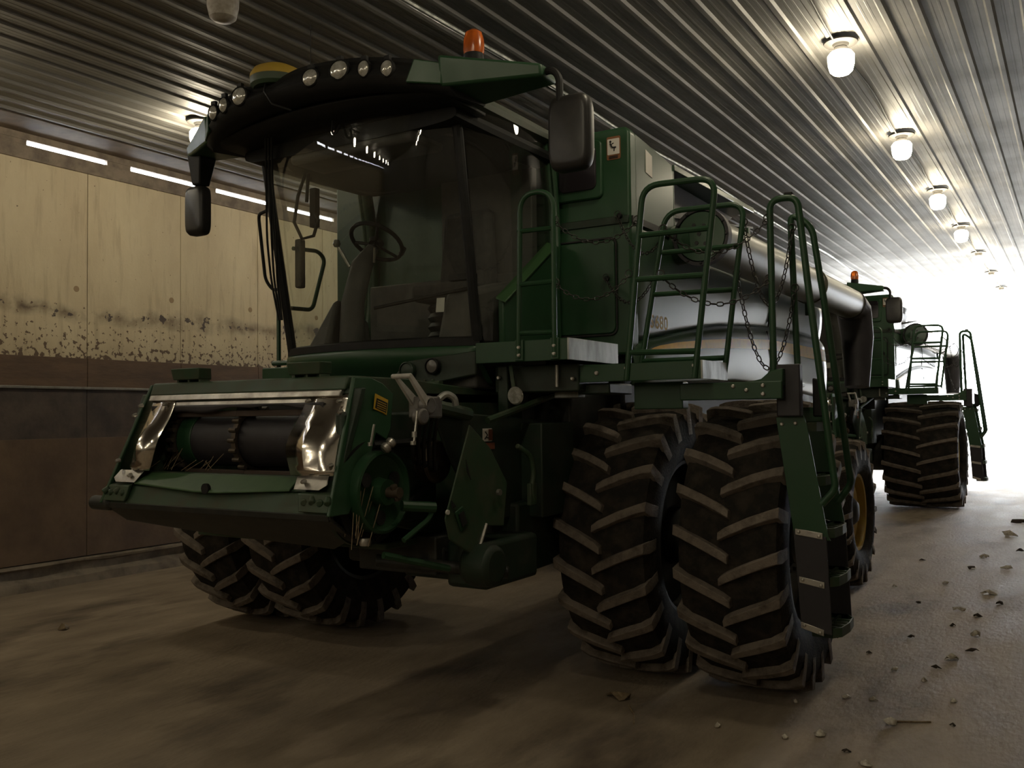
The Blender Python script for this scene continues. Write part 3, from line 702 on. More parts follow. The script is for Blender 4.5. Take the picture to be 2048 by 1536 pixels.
# mirrors
for sg, z in ((1, 3.525), (-1, 3.47)):
    if sg > 0:
        b = B(); b.tube([(U(1.54), 4.8, 3.92), (U(1.62), 4.78, 3.92), (U(1.67), 4.77, 3.86), (U(1.67), 4.77, 3.7)], .022, 10, fillet=.06); arm = part(b, 'mirror_arm', 'black')
        W_, H_, xx, yy = .135, .225, U(1.725), 4.8
    else:
        b = B(); b.hexa([(U(-1.53), 4.75, 3.66), (U(-1.44), 4.75, 3.66), (U(-1.44), 4.85, 3.66), (U(-1.53), 4.85, 3.66)], [(U(-1.56), 4.72, 3.93), (U(-1.4), 4.72, 3.93), (U(-1.4), 4.9, 3.93), (U(-1.56), 4.9, 3.93)])
        b.tube([(U(-1.48), 4.8, 3.9), (U(-1.48), 4.8, 3.62), (U(-1.51), 4.8, 3.5)], .02, 10); arm = part(b, 'mirror_arm', 'black', bevel=.012)
        W_, H_, xx, yy = .1, .19, U(-1.52), 4.8
    b = B()
    def shell(i, j):
        a = 2 * PI * j; t = -1 + 2 * i
        ca, sa = math.cos(a), math.sin(a)
        pw2 = lambda v, e: math.copysign(abs(v) ** e, v)
        dep = .05 * (1 - abs(t) ** 4) ** .5 + .002
        return (xx + W_ * pw2(ca, .38) * (1 if abs(t) < .999 else .94), yy - .02 - .05 * t, z + H_ * pw2(sa, .38) * (1 if abs(t) < .999 else .94))
    n_ = 40; prof2 = [(-.055, .78), (-.045, .93), (-.02, 1.), (.03, 1.), (.045, .97)]
    pw2 = lambda v, e: math.copysign(abs(v) ** e, v)
    vv = []
    for d_, s_ in prof2:
        for k in range(n_):
            a = 2 * PI * k / n_; vv.append((xx + W_ * s_ * pw2(math.cos(a), .4), yy + d_, z + H_ * (s_ * .5 + .5 if False else s_) * pw2(math.sin(a), .4)))
    fs = [(i * n_ + k, i * n_ + (k + 1) % n_, (i + 1) * n_ + (k + 1) % n_, (i + 1) * n_ + k) for i in range(4) for k in range(n_)] + [tuple(range(n_)), tuple(range(4 * n_, 5 * n_))]
    b.add(vv, fs); sh = part(b, 'mirror_housing', 'mirror_shell', arm, angle=50)
    b = B(); b.add([(xx + W_ * .88 * pw2(math.cos(2 * PI * k / n_), .4), yy + .047, z + H_ * .9 * pw2(math.sin(2 * PI * k / n_), .4)) for k in range(n_)], [tuple(range(n_))]); part(b, 'mirror_glass', 'chrome', arm)
# wipers and cables on the far pillar
b = B()
for dx, k in ((0, 0), (.03, 1), (.06, 2)):
    b.tube([(U(-.6 + dx), 4.62, 3.86), (U(-.76 + dx), 4.78, 3.6), (U(-.86 + dx * 1.6), 4.88, 3.2), (U(-.9 + dx), 4.96, 2.9), (U(-.86 + dx * .5), 5.0, 2.6)], .009, 6, fillet=.1)
part(b, 'wiper_arm', 'black')
b = B(); b.tube([(U(.05), 4.6, 3.84), (U(.06), 4.58, 3.75), (U(.1), 4.57, 3.74), (U(.11), 4.6, 3.8)], .009, 6, fillet=.03); part(b, 'wiper_bracket', 'black')
b = B(); b.tube([(U(-.9), 4.98, 3.45), (U(-1.16), 5.08, 3.45), (U(-1.17), 5.16, 2.95), (U(-1.13), 5.2, 2.87), (U(-.9), 5.1, 2.86)], .013, 8, fillet=.05); part(b, 'grab_handle', 'black')

# green wedge beside the cab door
b = B()
P = [(5.28, 2.34), (5.28, 2.66), (5.98, 3.13), (6.06, 3.13), (6.1, 2.34)]
b.prism(P, 'X', U(.9), U(.95)); part(b, 'cab_side_panel', 'green', bevel=.012)
b = B(); b.plate([(U(.89), 5.27, 2.655), (U(.98), 5.25, 2.62), (U(.98), 5.97, 3.1), (U(.89), 5.99, 3.14)], (0, 0, .015)); part(b, 'side_panel_ledge', mat('bright_green_ledge', (.03, .08, .026), .45), bevel=.004)

# ---- platforms
def platform(x0, x1, y0, y1, z0, z1, name):
    b = B(); b.box(x0, x1, y0, y0 + .012, z0, z1); b.box(x0, x1, y0 + .012, y1, z1 - .02, z1 - .004); pl = part(b, name, 'green', bevel=.004)
    b = B(); b.box(x1 - .001, x1 + .012, y0 - .002, y1, z0 + .0, z1 + .002)
    part(b, 'end_plate', 'galv', pl, bevel=.002)
    return pl
p1 = platform(-3.37, -2.69, 5.05, 5.76, 2.21, 2.345, 'cab_platform')
tag(p1, 'upper platform outside the cab door')
p2 = platform(-2.76, -1.915, 5.27, 5.72, 2.075, 2.185, 'ladder_platform')
for x in (-3.03, -2.775):
    part(B().box(x - .03, x + .03, 5.036, 5.05, 2.215, 2.35), 'post_bracket', 'green', p1, bevel=.004)
for x in (-3.03, -2.775):
    for z in (2.25, 2.3): part(B().bolt((x, 5.036, z), (0, -1, 0), .014, .014), 'platform_bolt', 'steel', p1)
for x, z in ((-2.395, 2.105), (-2.395, 2.155), (-1.955, 2.105), (-1.955, 2.155), (-2.6, 2.13)): part(B().bolt((x, 5.27, z), (0, -1, 0), .015, .014), 'platform_bolt', 'steel', p2)
b = B(); b.box(-2.12, -1.49, 5.45, 5.5, 1.95, 2.055); b.box(-2.12, -1.49, 5.5, 6.0, 2.03, 2.055); b.box(-2.45, -2.12, 5.5, 5.6, 1.9, 2.07)
b.plate([(-1.72, 5.48, 2.05), (-1.62, 5.48, 2.07), (-1.56, 5.48, 2.12), (-1.49, 5.48, 2.13), (-1.49, 5.48, 2.05)], (0, .3, 0)); lb = part(b, 'ladder_beam', 'green', bevel=.006)
for x, z in ((-1.78, 2.03), (-1.7, 2.005), (-1.6, 2.03), (-1.6, 1.98)): part(B().bolt((x, 5.45, z), (0, -1, 0), .013, .014), 'beam_bolt', 'steel', lb)
b = B(); b.box(-3.35, -2.72, 5.25, 5.7, 2.02, 2.2); b.box(-3.3, -3.22, 5.2, 5.24, 1.85, 2.2); b.box(-2.78, -2.55, 5.35, 5.7, 2.0, 2.07); part(b, 'platform_support', 'darkgreen', bevel=.01)
b = B(); b.tube([(-2.86, 5.22, 2.05), (-2.86, 5.22, 2.19)], .012, 8); part(b, 'support_rod', 'steel')
for x, y, z in ((-2.75, 5.23, 2.1), (-3.28, 5.19, 2.12)): part(B().bolt((x, y, z), (0, -1, 0), .015, .016), 'support_bolt', 'steel')

# ---- rails
def rail(name, pts, bars, r=.018, fillet=.1):
    b = B(); b.tube(pts, r, 10, fillet=fillet)
    for a, c in bars: b.tube([a, c], r * .92, 8)
    return part(b, name, 'green')
r1 = rail('grab_rail', [(-3.035, 5.04, 2.23), (-3.01, 5.04, 3.28), (-2.77, 5.04, 3.27), (-2.775, 5.04, 2.23)],
     [((-3.03, 5.04, 3.04), (-2.77, 5.04, 3.035)), ((-3.035, 5.04, 2.7), (-2.772, 5.04, 2.7)), ((-3.035, 5.04, 2.39), (-2.775, 5.04, 2.385))], .017, .12)
tag(r1, 'hooped rail on the upper platform')
r2 = rail('guard_rail', [(-2.395, 5.27, 2.08), (-2.265, 5.27, 3.275), (-1.80, 5.27, 3.26), (-1.955, 5.27, 2.08)],
     [((-2.3, 5.27, 2.97), (-1.84, 5.27, 2.965)), ((-2.335, 5.27, 2.7), (-1.875, 5.27, 2.69)), ((-2.385, 5.27, 2.25), (-1.94, 5.27, 2.24))], .0195, .11)
tag(r2, 'front guard rail of the ladder platform')
r3 = rail('guard_rail', [(-2.51, 5.72, 2.1), (-2.3, 5.72, 3.2), (-1.77, 5.72, 3.19), (-1.925, 5.72, 2.1)],
     [((-2.33, 5.72, 2.93), (-1.81, 5.72, 2.925)), ((-2.4, 5.72, 2.66), (-1.85, 5.72, 2.65)), ((-2.485, 5.72, 2.22), (-1.915, 5.72, 2.22))], .0185, .11)
tag(r3, 'rear guard rail of the ladder platform')
# ---- boarding ladder
b = B()
b.plate([(-1.565, 5.585, 1.84), (-1.405, 5.585, 1.855), (-1.385, 5.585, 1.8), (-1.275, 5.585, 1.14), (-1.262, 5.585, 1.12), (-1.47, 5.585, 1.12)], (0, .012, 0))
ld = part(b, 'boarding_ladder', 'green', bevel=.003)
b = B(); b.plate([(-1.475, 5.58, 1.17), (-1.285, 5.58, 1.14), (-1.265, 5.58, .575), (-1.44, 5.58, .6)], (0, .012, 0)); part(b, 'lower_stringer', 'rubber_flap', ld, bevel=.003)
b = B(); b.plate([(-1.43, 6.045, 1.2), (-1.275, 6.045, 1.16), (-1.25, 6.045, .575), (-1.4, 6.045, .6)], (0, .012, 0)); part(b, 'lower_stringer', 'rubber_flap', ld, bevel=.003)
b = B(); b.plate([(-1.53, 6.04, 1.9), (-1.39, 6.04, 1.9), (-1.275, 6.04, 1.16), (-1.42, 6.04, 1.2)], (0, .012, 0)); part(b, 'rear_stringer', 'green', ld, bevel=.003)
for z, xo in ((1.79, -1.345), (1.47, -1.30), (1.165, -1.255), (.885, -1.235), (.59, -1.225)):
    b = B(); pts = [(xo - .15, 5.6), (xo - .04, 5.6), (xo, 5.66), (xo + .012, 5.82), (xo, 5.98), (xo - .04, 6.04), (xo - .15, 6.04)]
    b.tube([(x, y, z) for x, y in pts], .0, 4, rs=[.001] * 7)
    b = B()
    for i in range(6):
        (xa, ya), (xb, yb) = pts[i], pts[i + 1]; b.plate([(xa, ya, z - .035), (xb, yb, z - .035), (xb, yb, z + .02), (xa, ya, z + .02)], (-.008, 0, 0))
    for yy in (5.68, 5.76, 5.84, 5.92): b.box(xo - .15, xo - .005, yy - .008, yy + .008, z - .002, z + .016)
    b.box(xo - .1, xo - .085, 5.6, 6.04, z - .002, z + .016)
    part(b, 'step', 'green_dusty', ld)
for (xa, za, xb, zb) in ((-1.462, 1.165, -1.305, 1.145), (-1.445, .885, -1.30, .86), (-1.44, .62, -1.31, .585)):
    b = B(); b.plate([(xa, 5.572, za + .018), (xb, 5.572, zb + .018), (xb, 5.572, zb - .018), (xa, 5.572, za - .018)], (0, .008, 0))
    b.bolt((xa + .02, 5.572, za), (0, -1, 0), .011, .01); b.bolt((xb - .02, 5.572, zb), (0, -1, 0), .011, .01)
    part(b, 'hinge_strip', 'steel', ld, bevel=.002)
for x, z in ((-1.53, 1.8), (-1.45, 1.805)): part(B().bolt((x, 5.585, z), (0, -1, 0), .012, .012), 'ladder_bolt', 'steel', ld)
b = B(); b.box(-1.545, -1.405, 5.53, 5.6, 1.845, 2.155); part(b, 'black_flap', 'rubber_flap', ld, bevel=.008)
b = B(); b.plate([(-1.4, 5.8, 2.08), (-1.33, 5.8, 2.06), (-1.31, 5.8, 1.9), (-1.33, 5.8, 1.84), (-1.4, 5.8, 1.84)], (0, .03, 0)); part(b, 'ladder_latch', 'black', ld, bevel=.01)
b = B(); b.tube([(-1.575, 5.6, 2.0), (-1.58, 5.6, 3.16), (-1.415, 5.6, 3.16), (-1.36, 5.6, 2.6), (-1.24, 5.6, 1.5), (-1.23, 5.6, 1.42), (-1.31, 5.6, 1.33)], .021, 12, fillet=.07); h1 = part(b, 'ladder_handrail', 'green', ld)
b = B(); b.tube([(-1.545, 6.05, 2.0), (-1.575, 6.05, 3.16), (-1.44, 6.05, 3.06), (-1.35, 6.05, 2.4), (-1.245, 6.05, 1.5), (-1.235, 6.05, 1.42), (-1.32, 6.05, 1.3)], .021, 12, fillet=.07); part(b, 'ladder_handrail', 'green', ld)
b = B(); b.box(-1.5, -1.45, 5.62, 5.68, 3.16, 3.2); part(b, 'rail_cap', 'black', ld, bevel=.006)

# ---- chains
def chain(a, c, sag, r=.0036, ll=.042, mat_='chain', name='safety_chain', ring=True):
    a, c = Vector(a), Vector(c); N_ = 60
    P = [a.lerp(c, t / N_) - Vector((0, 0, sag * 4 * (t / N_) * (1 - t / N_))) for t in range(N_ + 1)]
    d = [0]
    for i in range(N_): d.append(d[-1] + (P[i + 1] - P[i]).length)
    pitch = ll * .78; n = max(2, int(d[-1] / pitch)); b = B()
    def at(s):
        for i in range(N_):
            if s <= d[i + 1]: return P[i].lerp(P[i + 1], (s - d[i]) / max(1e-9, d[i + 1] - d[i]))
        return P[-1]
    for k in range(n):
        s0 = d[-1] * (k + .5) / n
        q = at(s0); t = (at(min(d[-1], s0 + .01)) - at(max(0, s0 - .01))).normalized()
        x = t.cross(Vector((0, 0, 1)));
        if x.length < .05: x = Vector((1, 0, 0))
        x.normalize(); y = t.cross(x)
        w = x if k % 2 else y
        hl, hw = ll / 2 - r, ll * .26
        L_ = []
        for i in range(12):
            an = 2 * PI * i / 12
            cx_ = math.cos(an); L_.append(q + t * (math.copysign(hl - hw, cx_) if abs(cx_) > 1e-6 else 0) * (1 if abs(cx_) > 1e-6 else 0) + t * cx_ * hw + w * math.sin(an) * hw)
        b.tube(L_, r, 5, closed=True)
    if ring:
        for e, s in ((a, 1), (c, -1)):
            b.tube([e + Vector((math.cos(2 * PI * i / 14) * .024, .0, math.sin(2 * PI * i / 14) * .024 + .01)) for i in range(14)], r, 5, closed=True)
    return part(b, name, mat_)
chain((-2.76, 5.04, 3.07), (-2.31, 5.27, 3.06), .13)
chain((-2.76, 5.04, 2.68), (-2.37, 5.27, 2.73), .12)
chain((-2.83, YT - .04, 3.31), (-2.31, 5.72, 3.06), .2)
chain((-2.93, YT - .04, 2.86), (-2.4, 5.72, 2.75), .16)
chain((-2.14, 5.27, 2.985), (-1.59, 5.585, 3.04), .17, ll=.048, r=.0042)
chain((-2.16, 5.27, 2.71), (-1.59, 5.585, 2.67), .16, ll=.048, r=.0042)
chain((-1.78, 5.72, 3.06), (-1.56, 6.03, 3.05), .5, ll=.048, r=.0042)
chain((-1.83, 5.72, 2.74), (-1.55, 6.03, 2.66), .55, ll=.048, r=.0042)

# left hand platform and rail seen through the cab
b = B(); b.box(-5.44, -5.05, 5.15, 5.6, 2.17, 2.26); b.box(-5.4, -5.2, 5.25, 5.5, 2.05, 2.17); part(b, 'service_platform', 'green', bevel=.008)
b = B(); b.tube([(-5.4, 5.29, 2.26), (-5.4, 5.29, 2.85)], .017, 8); b.tube([(-5.42, 5.25, 2.3), (-5.25, 5.25, 2.3)], .02, 8); b.tube([(-5.4, 5.3, 2.75), (-5.4, 5.67, 2.76), (-5.4, 5.82, 3.2), (-5.4, 5.74, 3.26), (-5.4, 5.45, 3.24)], .017, 8, fillet=.06); part(b, 'service_rail', 'green')

# ---- feeder house
def FY(z): return 3.62 + (z - 1.36) / .75 * .28
fh = B()
for sg in (-1, 1):
    fh.plate([(U(sg * .8), FY(2.1), 2.1), (U(sg * .8), FY(1.4), 1.4), (U(sg * .8), 4.6, 1.15), (U(sg * .8), 5.9, 1.1), (U(sg * .8), 5.9, 2.0), (U(sg * .8), 4.4, 2.1)], (-sg * .03, 0, 0))
fh.box(U(-.8), U(.8), 4.6, 5.9, 1.95, 2.02); fh.box(U(-.8), U(.8), 4.2, 5.9, 1.1, 1.14)
F = part(fh, 'feeder_house', 'green_dusty', bevel=.008)
def fbox(b, u0, u1, z0, z1, d0, d1):
    b.hexa([(U(u0), FY(z0) + d0, z0), (U(u1), FY(z0) + d0, z0), (U(u1), FY(z0) + d1, z0), (U(u0), FY(z0) + d1, z0)],
           [(U(u0), FY(z1) + d0, z1), (U(u1), FY(z1) + d0, z1), (U(u1), FY(z1) + d1, z1), (U(u0), FY(z1) + d1, z1)])
b = B(); fbox(b, -.82, .82, 2.02, 2.1, -.03, .14); part(b, 'top_beam', 'green_dusty', F, bevel=.01)
b = B(); fbox(b, -.8, .8, 1.985, 2.022, -.04, .06); fbox(b, -.78, .7, 1.945, 1.98, -.02, .03); part(b, 'rubber_seal', 'steel', F, bevel=.006)
b = B()
b.grid(lambda i, j: (U(-.76 + 1.46 * i), FY(1.95) - .03 + .01 * math.sin(i * 17), 1.955 - (.03 + .016 * math.sin(i * 7) + .008 * math.sin(i * 23)) * j), 40, 3); part(b, 'torn_seal_lip', 'rubber_flap', F, solid=.008)
for sg in (-1, 1):
    b = B(); fbox(b, sg * .74 if sg > 0 else -.92, .92 if sg > 0 else -.74, 1.4, 2.03, -.01, .03); part(b, 'frame_jamb', 'darkgreen', F, bevel=.006)
    b = B(); b.plate([(U(sg * .86), FY(2.09) - .02, 2.09), (U(sg * .95), FY(1.36) - .05, 1.36), (U(sg * .95), FY(1.36) + .1, 1.36), (U(sg * .93), FY(1.6) + .2, 1.62), (U(sg * .92), 3.98, 1.78), (U(sg * .92), 4.07, 1.74), (U(sg * .91), 4.12, 1.80), (U(sg * .9), 4.16, 2.0), (U(sg * .89), 4.08, 2.06), (U(sg * .87), 4.0, 2.09)], (-sg * .025, 0, 0)); sp = part(b, 'side_plate', 'green', F, bevel=.006)
    if sg > 0:
        y0, z0 = 4.0, 1.985
        x = U(.905)
        b = B(); b.plate([(x, 3.99, 2.0), (x, 4.1, 1.965), (x, 4.085, 1.88), (x, 3.975, 1.915)], (.004, 0, 0)); lb_ = part(b, 'warning_label', 'decal_yellow', sp); tag(lb_, 'yellow bordered black warning label')
        b = B(); b.plate([(x + .003, 4.0, 1.975), (x + .003, 4.092, 1.948), (x + .003, 4.078, 1.89), (x + .003, 3.985, 1.922)], (.003, 0, 0)); part(b, 'label_panel', 'decal_black', lb_)
        b = B()
        for k in range(5):
            zz = 1.962 - k * .012; b.plate([(x + .006, 4.005 - k * .002, zz), (x + .006, 4.08 - k * .002, zz - .021), (x + .006, 4.08 - k * .002, zz - .025), (x + .006, 4.005 - k * .002, zz - .004)], (.001, 0, 0))
        part(b, 'label_lines', 'decal_yellow', lb_)
    # polished shields
    b = B()
    def sh(i, j):
        # i across from inner edge to the outer flange, j from top to bottom
        z = 2.0 - .44 * j
        bul = .03 + .075 * math.exp(-((j - .62) / .3) ** 2)
        us_ = [.56, .67, .74, .87]; ds = [-bul * .75, -bul, -bul * .55, -.015]
        k = int(round(i * 3)); u = us_[k] + (.03 * j if k else .03 * (j > .7) * (j - .7) / .3 - .02 * math.sin(PI * j))
        return (U(sg * u), FY(z) + ds[k], z)
    b.grid(sh, 3, 14); part(b, 'polished_shield', 'chrome', F, angle=25, solid=.004)
    b = B(); b.plate([(U(sg * .64), FY(1.545) - .03, 1.555), (U(sg * .86), FY(1.545) - .03, 1.56), (U(sg * .88), FY(1.51) - .05, 1.515), (U(sg * .84), FY(1.49) - .06, 1.49), (U(sg * .66), FY(1.49) - .06, 1.49)], (0, .01, .004)); part(b, 'shield_tab', 'steel', F, bevel=.002)
    for u, z in ((.6, 1.965), (.83, 1.96), (.86, 1.9), (.72, 1.535), (.88, 1.62)): part(B().bolt((U(sg * u), FY(z) - .05, z), (0, -1, -.2), .013, .03), 'shield_bolt', 'steel', F)
    b = B()
    b.plate([(U(sg * .7), FY(1.44) - .05, 1.47), (U(sg * .93), FY(1.44) - .03, 1.47), (U(sg * .94), FY(1.36) - .04, 1.375), (U(sg * .72), FY(1.36) - .04, 1.375)], (0, .03, .01))
    for k in range(4): b.tube([(U(sg * (.74 + k * .055)), FY(1.42) - .03, 1.43 + (.02 if k % 2 else 0)), (U(sg * (.76 + k * .055)), FY(1.42) - .06, 1.425)], .02, 8)
    part(b, 'latch_corner', 'green_dusty', F, bevel=.006)
    b = B(); b.plate([(U(sg * .5 - .13), FY(2.1) - .05, 2.185), (U(sg * .5 + .13), FY(2.1) - .05, 2.185), (U(sg * .5 + .11), FY(2.1) - .03, 2.115), (U(sg * .5 - .13), FY(2.1) - .03, 2.115)], (0, .1, 0))
    for q in (-.1, 0, .1): b.box(U(sg * .5 + q) - .008, U(sg * .5 + q) + .008, FY(2.1) - .02, FY(2.1) + .06, 2.08, 2.13)
    part(b, 'hook_bracket', 'green_dusty', F, bevel=.005)
# bottom lip
b = B(); fbox(b, -.93, .93, 1.36, 1.47, -.02, .2); b.plate([(U(-.72), 3.64, 1.475), (U(.72), 3.64, 1.475), (U(.68), 3.74, 1.55), (U(-.68), 3.74, 1.55)], (0, .05, .0)); part(b, 'bottom_lip', 'green_dusty', F, bevel=.006)
b = B()
b.plate([(U(-.68), 3.62, 1.478), (U(-.64), 3.72, 1.535), (U(.6), 3.72, 1.535), (U(.62), 3.62, 1.475), (U(.1), 3.585, 1.45), (U(-.1), 3.585, 1.45)], (0, 0, .012)); part(b, 'floor_plate', mat('worn_light_green_paint', (.06, .12, .05), .5, 0, (.035, .085, .035), 6, .4, .7), F, bevel=.004)
b = B(); b.tube([(U(.0), 3.58, 1.475), (U(.0), 3.60, 1.475)], .03, 12); part(b, 'lip_hole', 'black', F)
b = B(); b.plate([(U(-.93), 3.6, 1.36), (U(.93), 3.6, 1.36), (U(.9), 3.8, 1.24), (U(.5), 4.1, 1.12), (U(-.7), 4.1, 1.16), (U(-.85), 3.7, 1.27)], (0, 0, -.02)); b.plate([(U(-.92), 3.59, 1.365), (U(.92), 3.59, 1.365), (U(.92), 3.6, 1.33), (U(-.92), 3.6, 1.33)], (0, .04, 0)); part(b, 'skid_plate', 'dark', F, bevel=.004)
b = B(); b.lathe([(.02, -.1), (.045, -.08), (.045, .08), (.02, .1)], (U(-.98), 3.62, 1.355), 'X', 12); part(b, 'latch_pin', 'dark', F)
# throat and drum
b = B(); b.box(U(-.76), U(.76), 4.5, 4.56, 1.3, 2.0); b.plate([(U(-.76), 3.8, 1.5), (U(.76), 3.8, 1.5), (U(.76), 4.55, 1.3), (U(-.76), 4.55, 1.3)], (0, 0, -.02)); part(b, 'feeder_throat', 'decal_black', F)
DY, DZ = 4.02, 1.74
b = B(); b.lathe([(.135, -.56), (.165, -.555), (.165, .5), (.135, .505)], (XC, DY, DZ), 'X', 36); dr = part(b, 'feeder_drum', 'rubber_flap', F)
for u, s in ((-.52, 1), (.46, 1)):
    b = B(); b.lathe([(.168, -.06), (.172, -.055), (.172, .06), (.168, .065)], (U(u), DY, DZ), 'X', 36); part(b, 'drum_end', 'green', dr)
for u in (-.6, -.05, .56):
    b = B(); b.lathe([(.19, -.018), (.19, .018), (.17, .018), (.17, -.018)], (U(u), DY, DZ), 'X', 36, closed=True)
    for k in range(20):
        a = 2 * PI * k / 20; b.tube([(U(u) - .028, DY + .197 * math.cos(a), DZ + .197 * math.sin(a)), (U(u) + .028, DY + .197 * math.cos(a), DZ + .197 * math.sin(a))], .014, 8)
    part(b, 'conveyor_chain', 'rust', dr)
for a in (2.3, 4.3):
    b = B()
    for u0, u1 in ((-.58, -.05), (-.05, .55)):
        b.box(U(u0), U(u1), DY + .215 * math.cos(a) - .02, DY + .215 * math.cos(a) + .02, DZ + .215 * math.sin(a) - .018, DZ + .215 * math.sin(a) + .018)
    part(b, 'feeder_slat', mat('worn_brown_slat', (.06, .04, .03), .6), dr, bevel=.004)
b = B()
rs_ = random.Random(3)
for k in range(14):
    x = U(-.72 + rs_.random() * .5); y = 3.72 + rs_.random() * .15; z = 1.56
    b.tube([(x, y, z), (x + rs_.uniform(-.1, .12), y + rs_.uniform(0, .1), z + rs_.uniform(.03, .14))], .002, 4)
tag(part(b, 'straw_wisp', 'leaf', F), kind='stuff')

# ---- right of the feeder: drive, shields, coupler
D = R0
XP = -3.3
b = B(); b.lathe([(.135, -.03), (.21, -.03), (.225, -.045), (.225, .035), (.21, .04), (.2, .01), (.15, -.005), (.08, -.01), (.07, .06), (.045, .06)], (XP + .02, 3.96, 1.46), 'X', 40); pu = part(b, 'drive_pulley', 'green', D)
for a in (.5, 2.6, 4.7):
    b = B(); b.lathe([(.04, .0), (.04, .012)], (XP + .018, 3.96 + .14 * math.cos(a), 1.46 + .14 * math.sin(a)), 'X', 14)
    part(b, 'pulley_hole', 'decal_black', pu)
b = B(); b.tube([(XP + .03, 3.96, 1.46), (XP + .16, 3.96, 1.46)], .03, 12); b.tube([(XP + .13, 3.94, 1.5), (XP + .13, 3.98, 1.42)], .02, 8); part(b, 'pulley_shaft', 'rust', pu)
b = B(); b.lathe([(.225, -.06), (.285, -.06), (.285, .02), (.225, .02)], (XP - .04, 3.95, 1.46), 'X', 40, closed=True); part(b, 'belt_ring', 'black', D)
b = B(); b.lathe([(.29, -.1), (.29, -.07)], (XP - .04, 3.97, 1.45), 'X', 40); part(b, 'pulley_guard', 'darkgreen', D)
b = B(); c2 = (XP - .02, 4.5, 1.6)
b.lathe([(.13, -.05), (.13, -.03), (.11, -.03), (.13, -.01), (.11, -.01), (.13, .01), (.11, .01), (.13, .03), (.12, .05), (.05, .06)], c2, 'X', 30); part(b, 'grooved_pulley', 'rust', D)
b = B()
for s in (-1, 1):
    off1 = (.255, .12)[s < 0] * 1
    b.tube([(XP - .03, 3.96, 1.46 + s * .255), (XP - .03, 4.5, 1.6 + s * .125)], .022, 8)
part(b, 'drive_belt', 'black', D)
b = B(); b.box(XP - .12, XP - .06, 3.75, 4.6, 1.25, 1.9); part(b, 'feeder_side_housing', 'darkgreen', D, bevel=.02)
b = B()                                           # folded shield
b.plate([(-3.06, 4.50, 1.82), (-3.04, 4.22, 1.30), (-3.04, 4.26, 1.18), (-3.04, 4.45, 1.08), (-3.03, 4.52, 1.05), (-3.03, 4.60, 1.22), (-3.02, 4.80, 1.2), (-3.03, 4.86, 1.46), (-3.05, 4.70, 1.68)], (.012, 0, 0))
fs_ = part(b, 'folding_shield', 'green_dusty', D, bevel=.006)
b = B(); b.plate([(-3.028, 4.30, 1.33), (-3.028, 4.38, 1.36), (-3.028, 4.44, 1.25), (-3.028, 4.36, 1.21)], (.012, 0, 0)); part(b, 'shield_boss', 'green', fs_, bevel=.012)
b = B(); b.plate([(-3.014, 4.325, 1.315), (-3.014, 4.37, 1.33), (-3.014, 4.41, 1.26), (-3.014, 4.365, 1.24)], (.006, 0, 0)); b.plate([(-3.026, 4.27, 1.4), (-3.026, 4.32, 1.36), (-3.026, 4.28, 1.35)], (.004, 0, 0)); b.plate([(-3.026, 4.42, 1.62), (-3.026, 4.47, 1.5), (-3.026, 4.43, 1.55)], (.004, 0, 0)); part(b, 'shield_slot', 'decal_black', fs_)
b = B(); b.lathe([(.014, 0), (.014, .012)], (-3.03, 4.235, 1.335), 'X', 12); part(b, 'round_reflector', 'paper', fs_)
b = B(); b.tube([(-3.02, 4.62, 1.23), (-3.0, 4.5, 1.08)], .012, 6); b.tube([(-3.0, 4.72, 1.41), (-2.98, 4.72, 1.41)], .02, 8); part(b, 'shield_clip', 'steel', fs_)
b = B()
b.plate([(-3.22, 4.3, 1.96), (-3.2, 4.44, 1.90), (-3.2, 5.7, 1.83), (-3.2, 5.7, 1.25), (-3.2, 5.0, 1.2), (-3.2, 4.75, 1.3), (-3.2, 4.5, 1.6)], (.02, 0, 0))
b.box(-3.22, -3.02, 5.3, 5.75, 1.2, 1.82)
big = part(b, 'feeder_drive_shield', 'darkgreen', D, bevel=.012)
b = B(); b.tube([(-3.14, 4.2, 1.94), (-3.14, 4.62, 1.88)], .04, 10); b.tube([(-3.12, 4.8, 1.84), (-3.05, 5.6, 2.02)], .022, 8); part(b, 'shield_tube', 'green_dusty', big)
b = B(); b.box(-3.178, -3.172, 4.83, 4.93, 1.71, 1.79); sk = part(b, 'pinch_label', 'decal_white', big); tag(sk, 'white warning label with a black pictogram')
b = B(); b.tube([(-3.17, 4.845, 1.725), (-3.17, 4.875, 1.75), (-3.17, 4.85, 1.77)], .004, 5); b.tube([(-3.17, 4.86, 1.735), (-3.17, 4.89, 1.73)], .004, 5); part(b, 'label_pictogram', 'decal_black', sk)
b = B(); b.box(-3.177, -3.17, 4.89, 4.935, 1.715, 1.785); b.box(-3.178, -3.171, 4.86, 4.96, 1.66, 1.7); part(b, 'label_text_block', mat('dull_red_label', (.2, .06, .03), .6), sk)
b = B(); b.tube([(-3.0, 4.95, 1.68), (-2.98, 5.08, 1.62), (-2.98, 5.12, 1.5), (-2.98, 5.08, 1.4), (-2.98, 5.12, 1.32)], .018, 8, fillet=.05); b.box(-3.0, -2.97, 5.06, 5.14, 1.3, 1.44); part(b, 'shield_handle', 'green_dusty', big, bevel=.006)
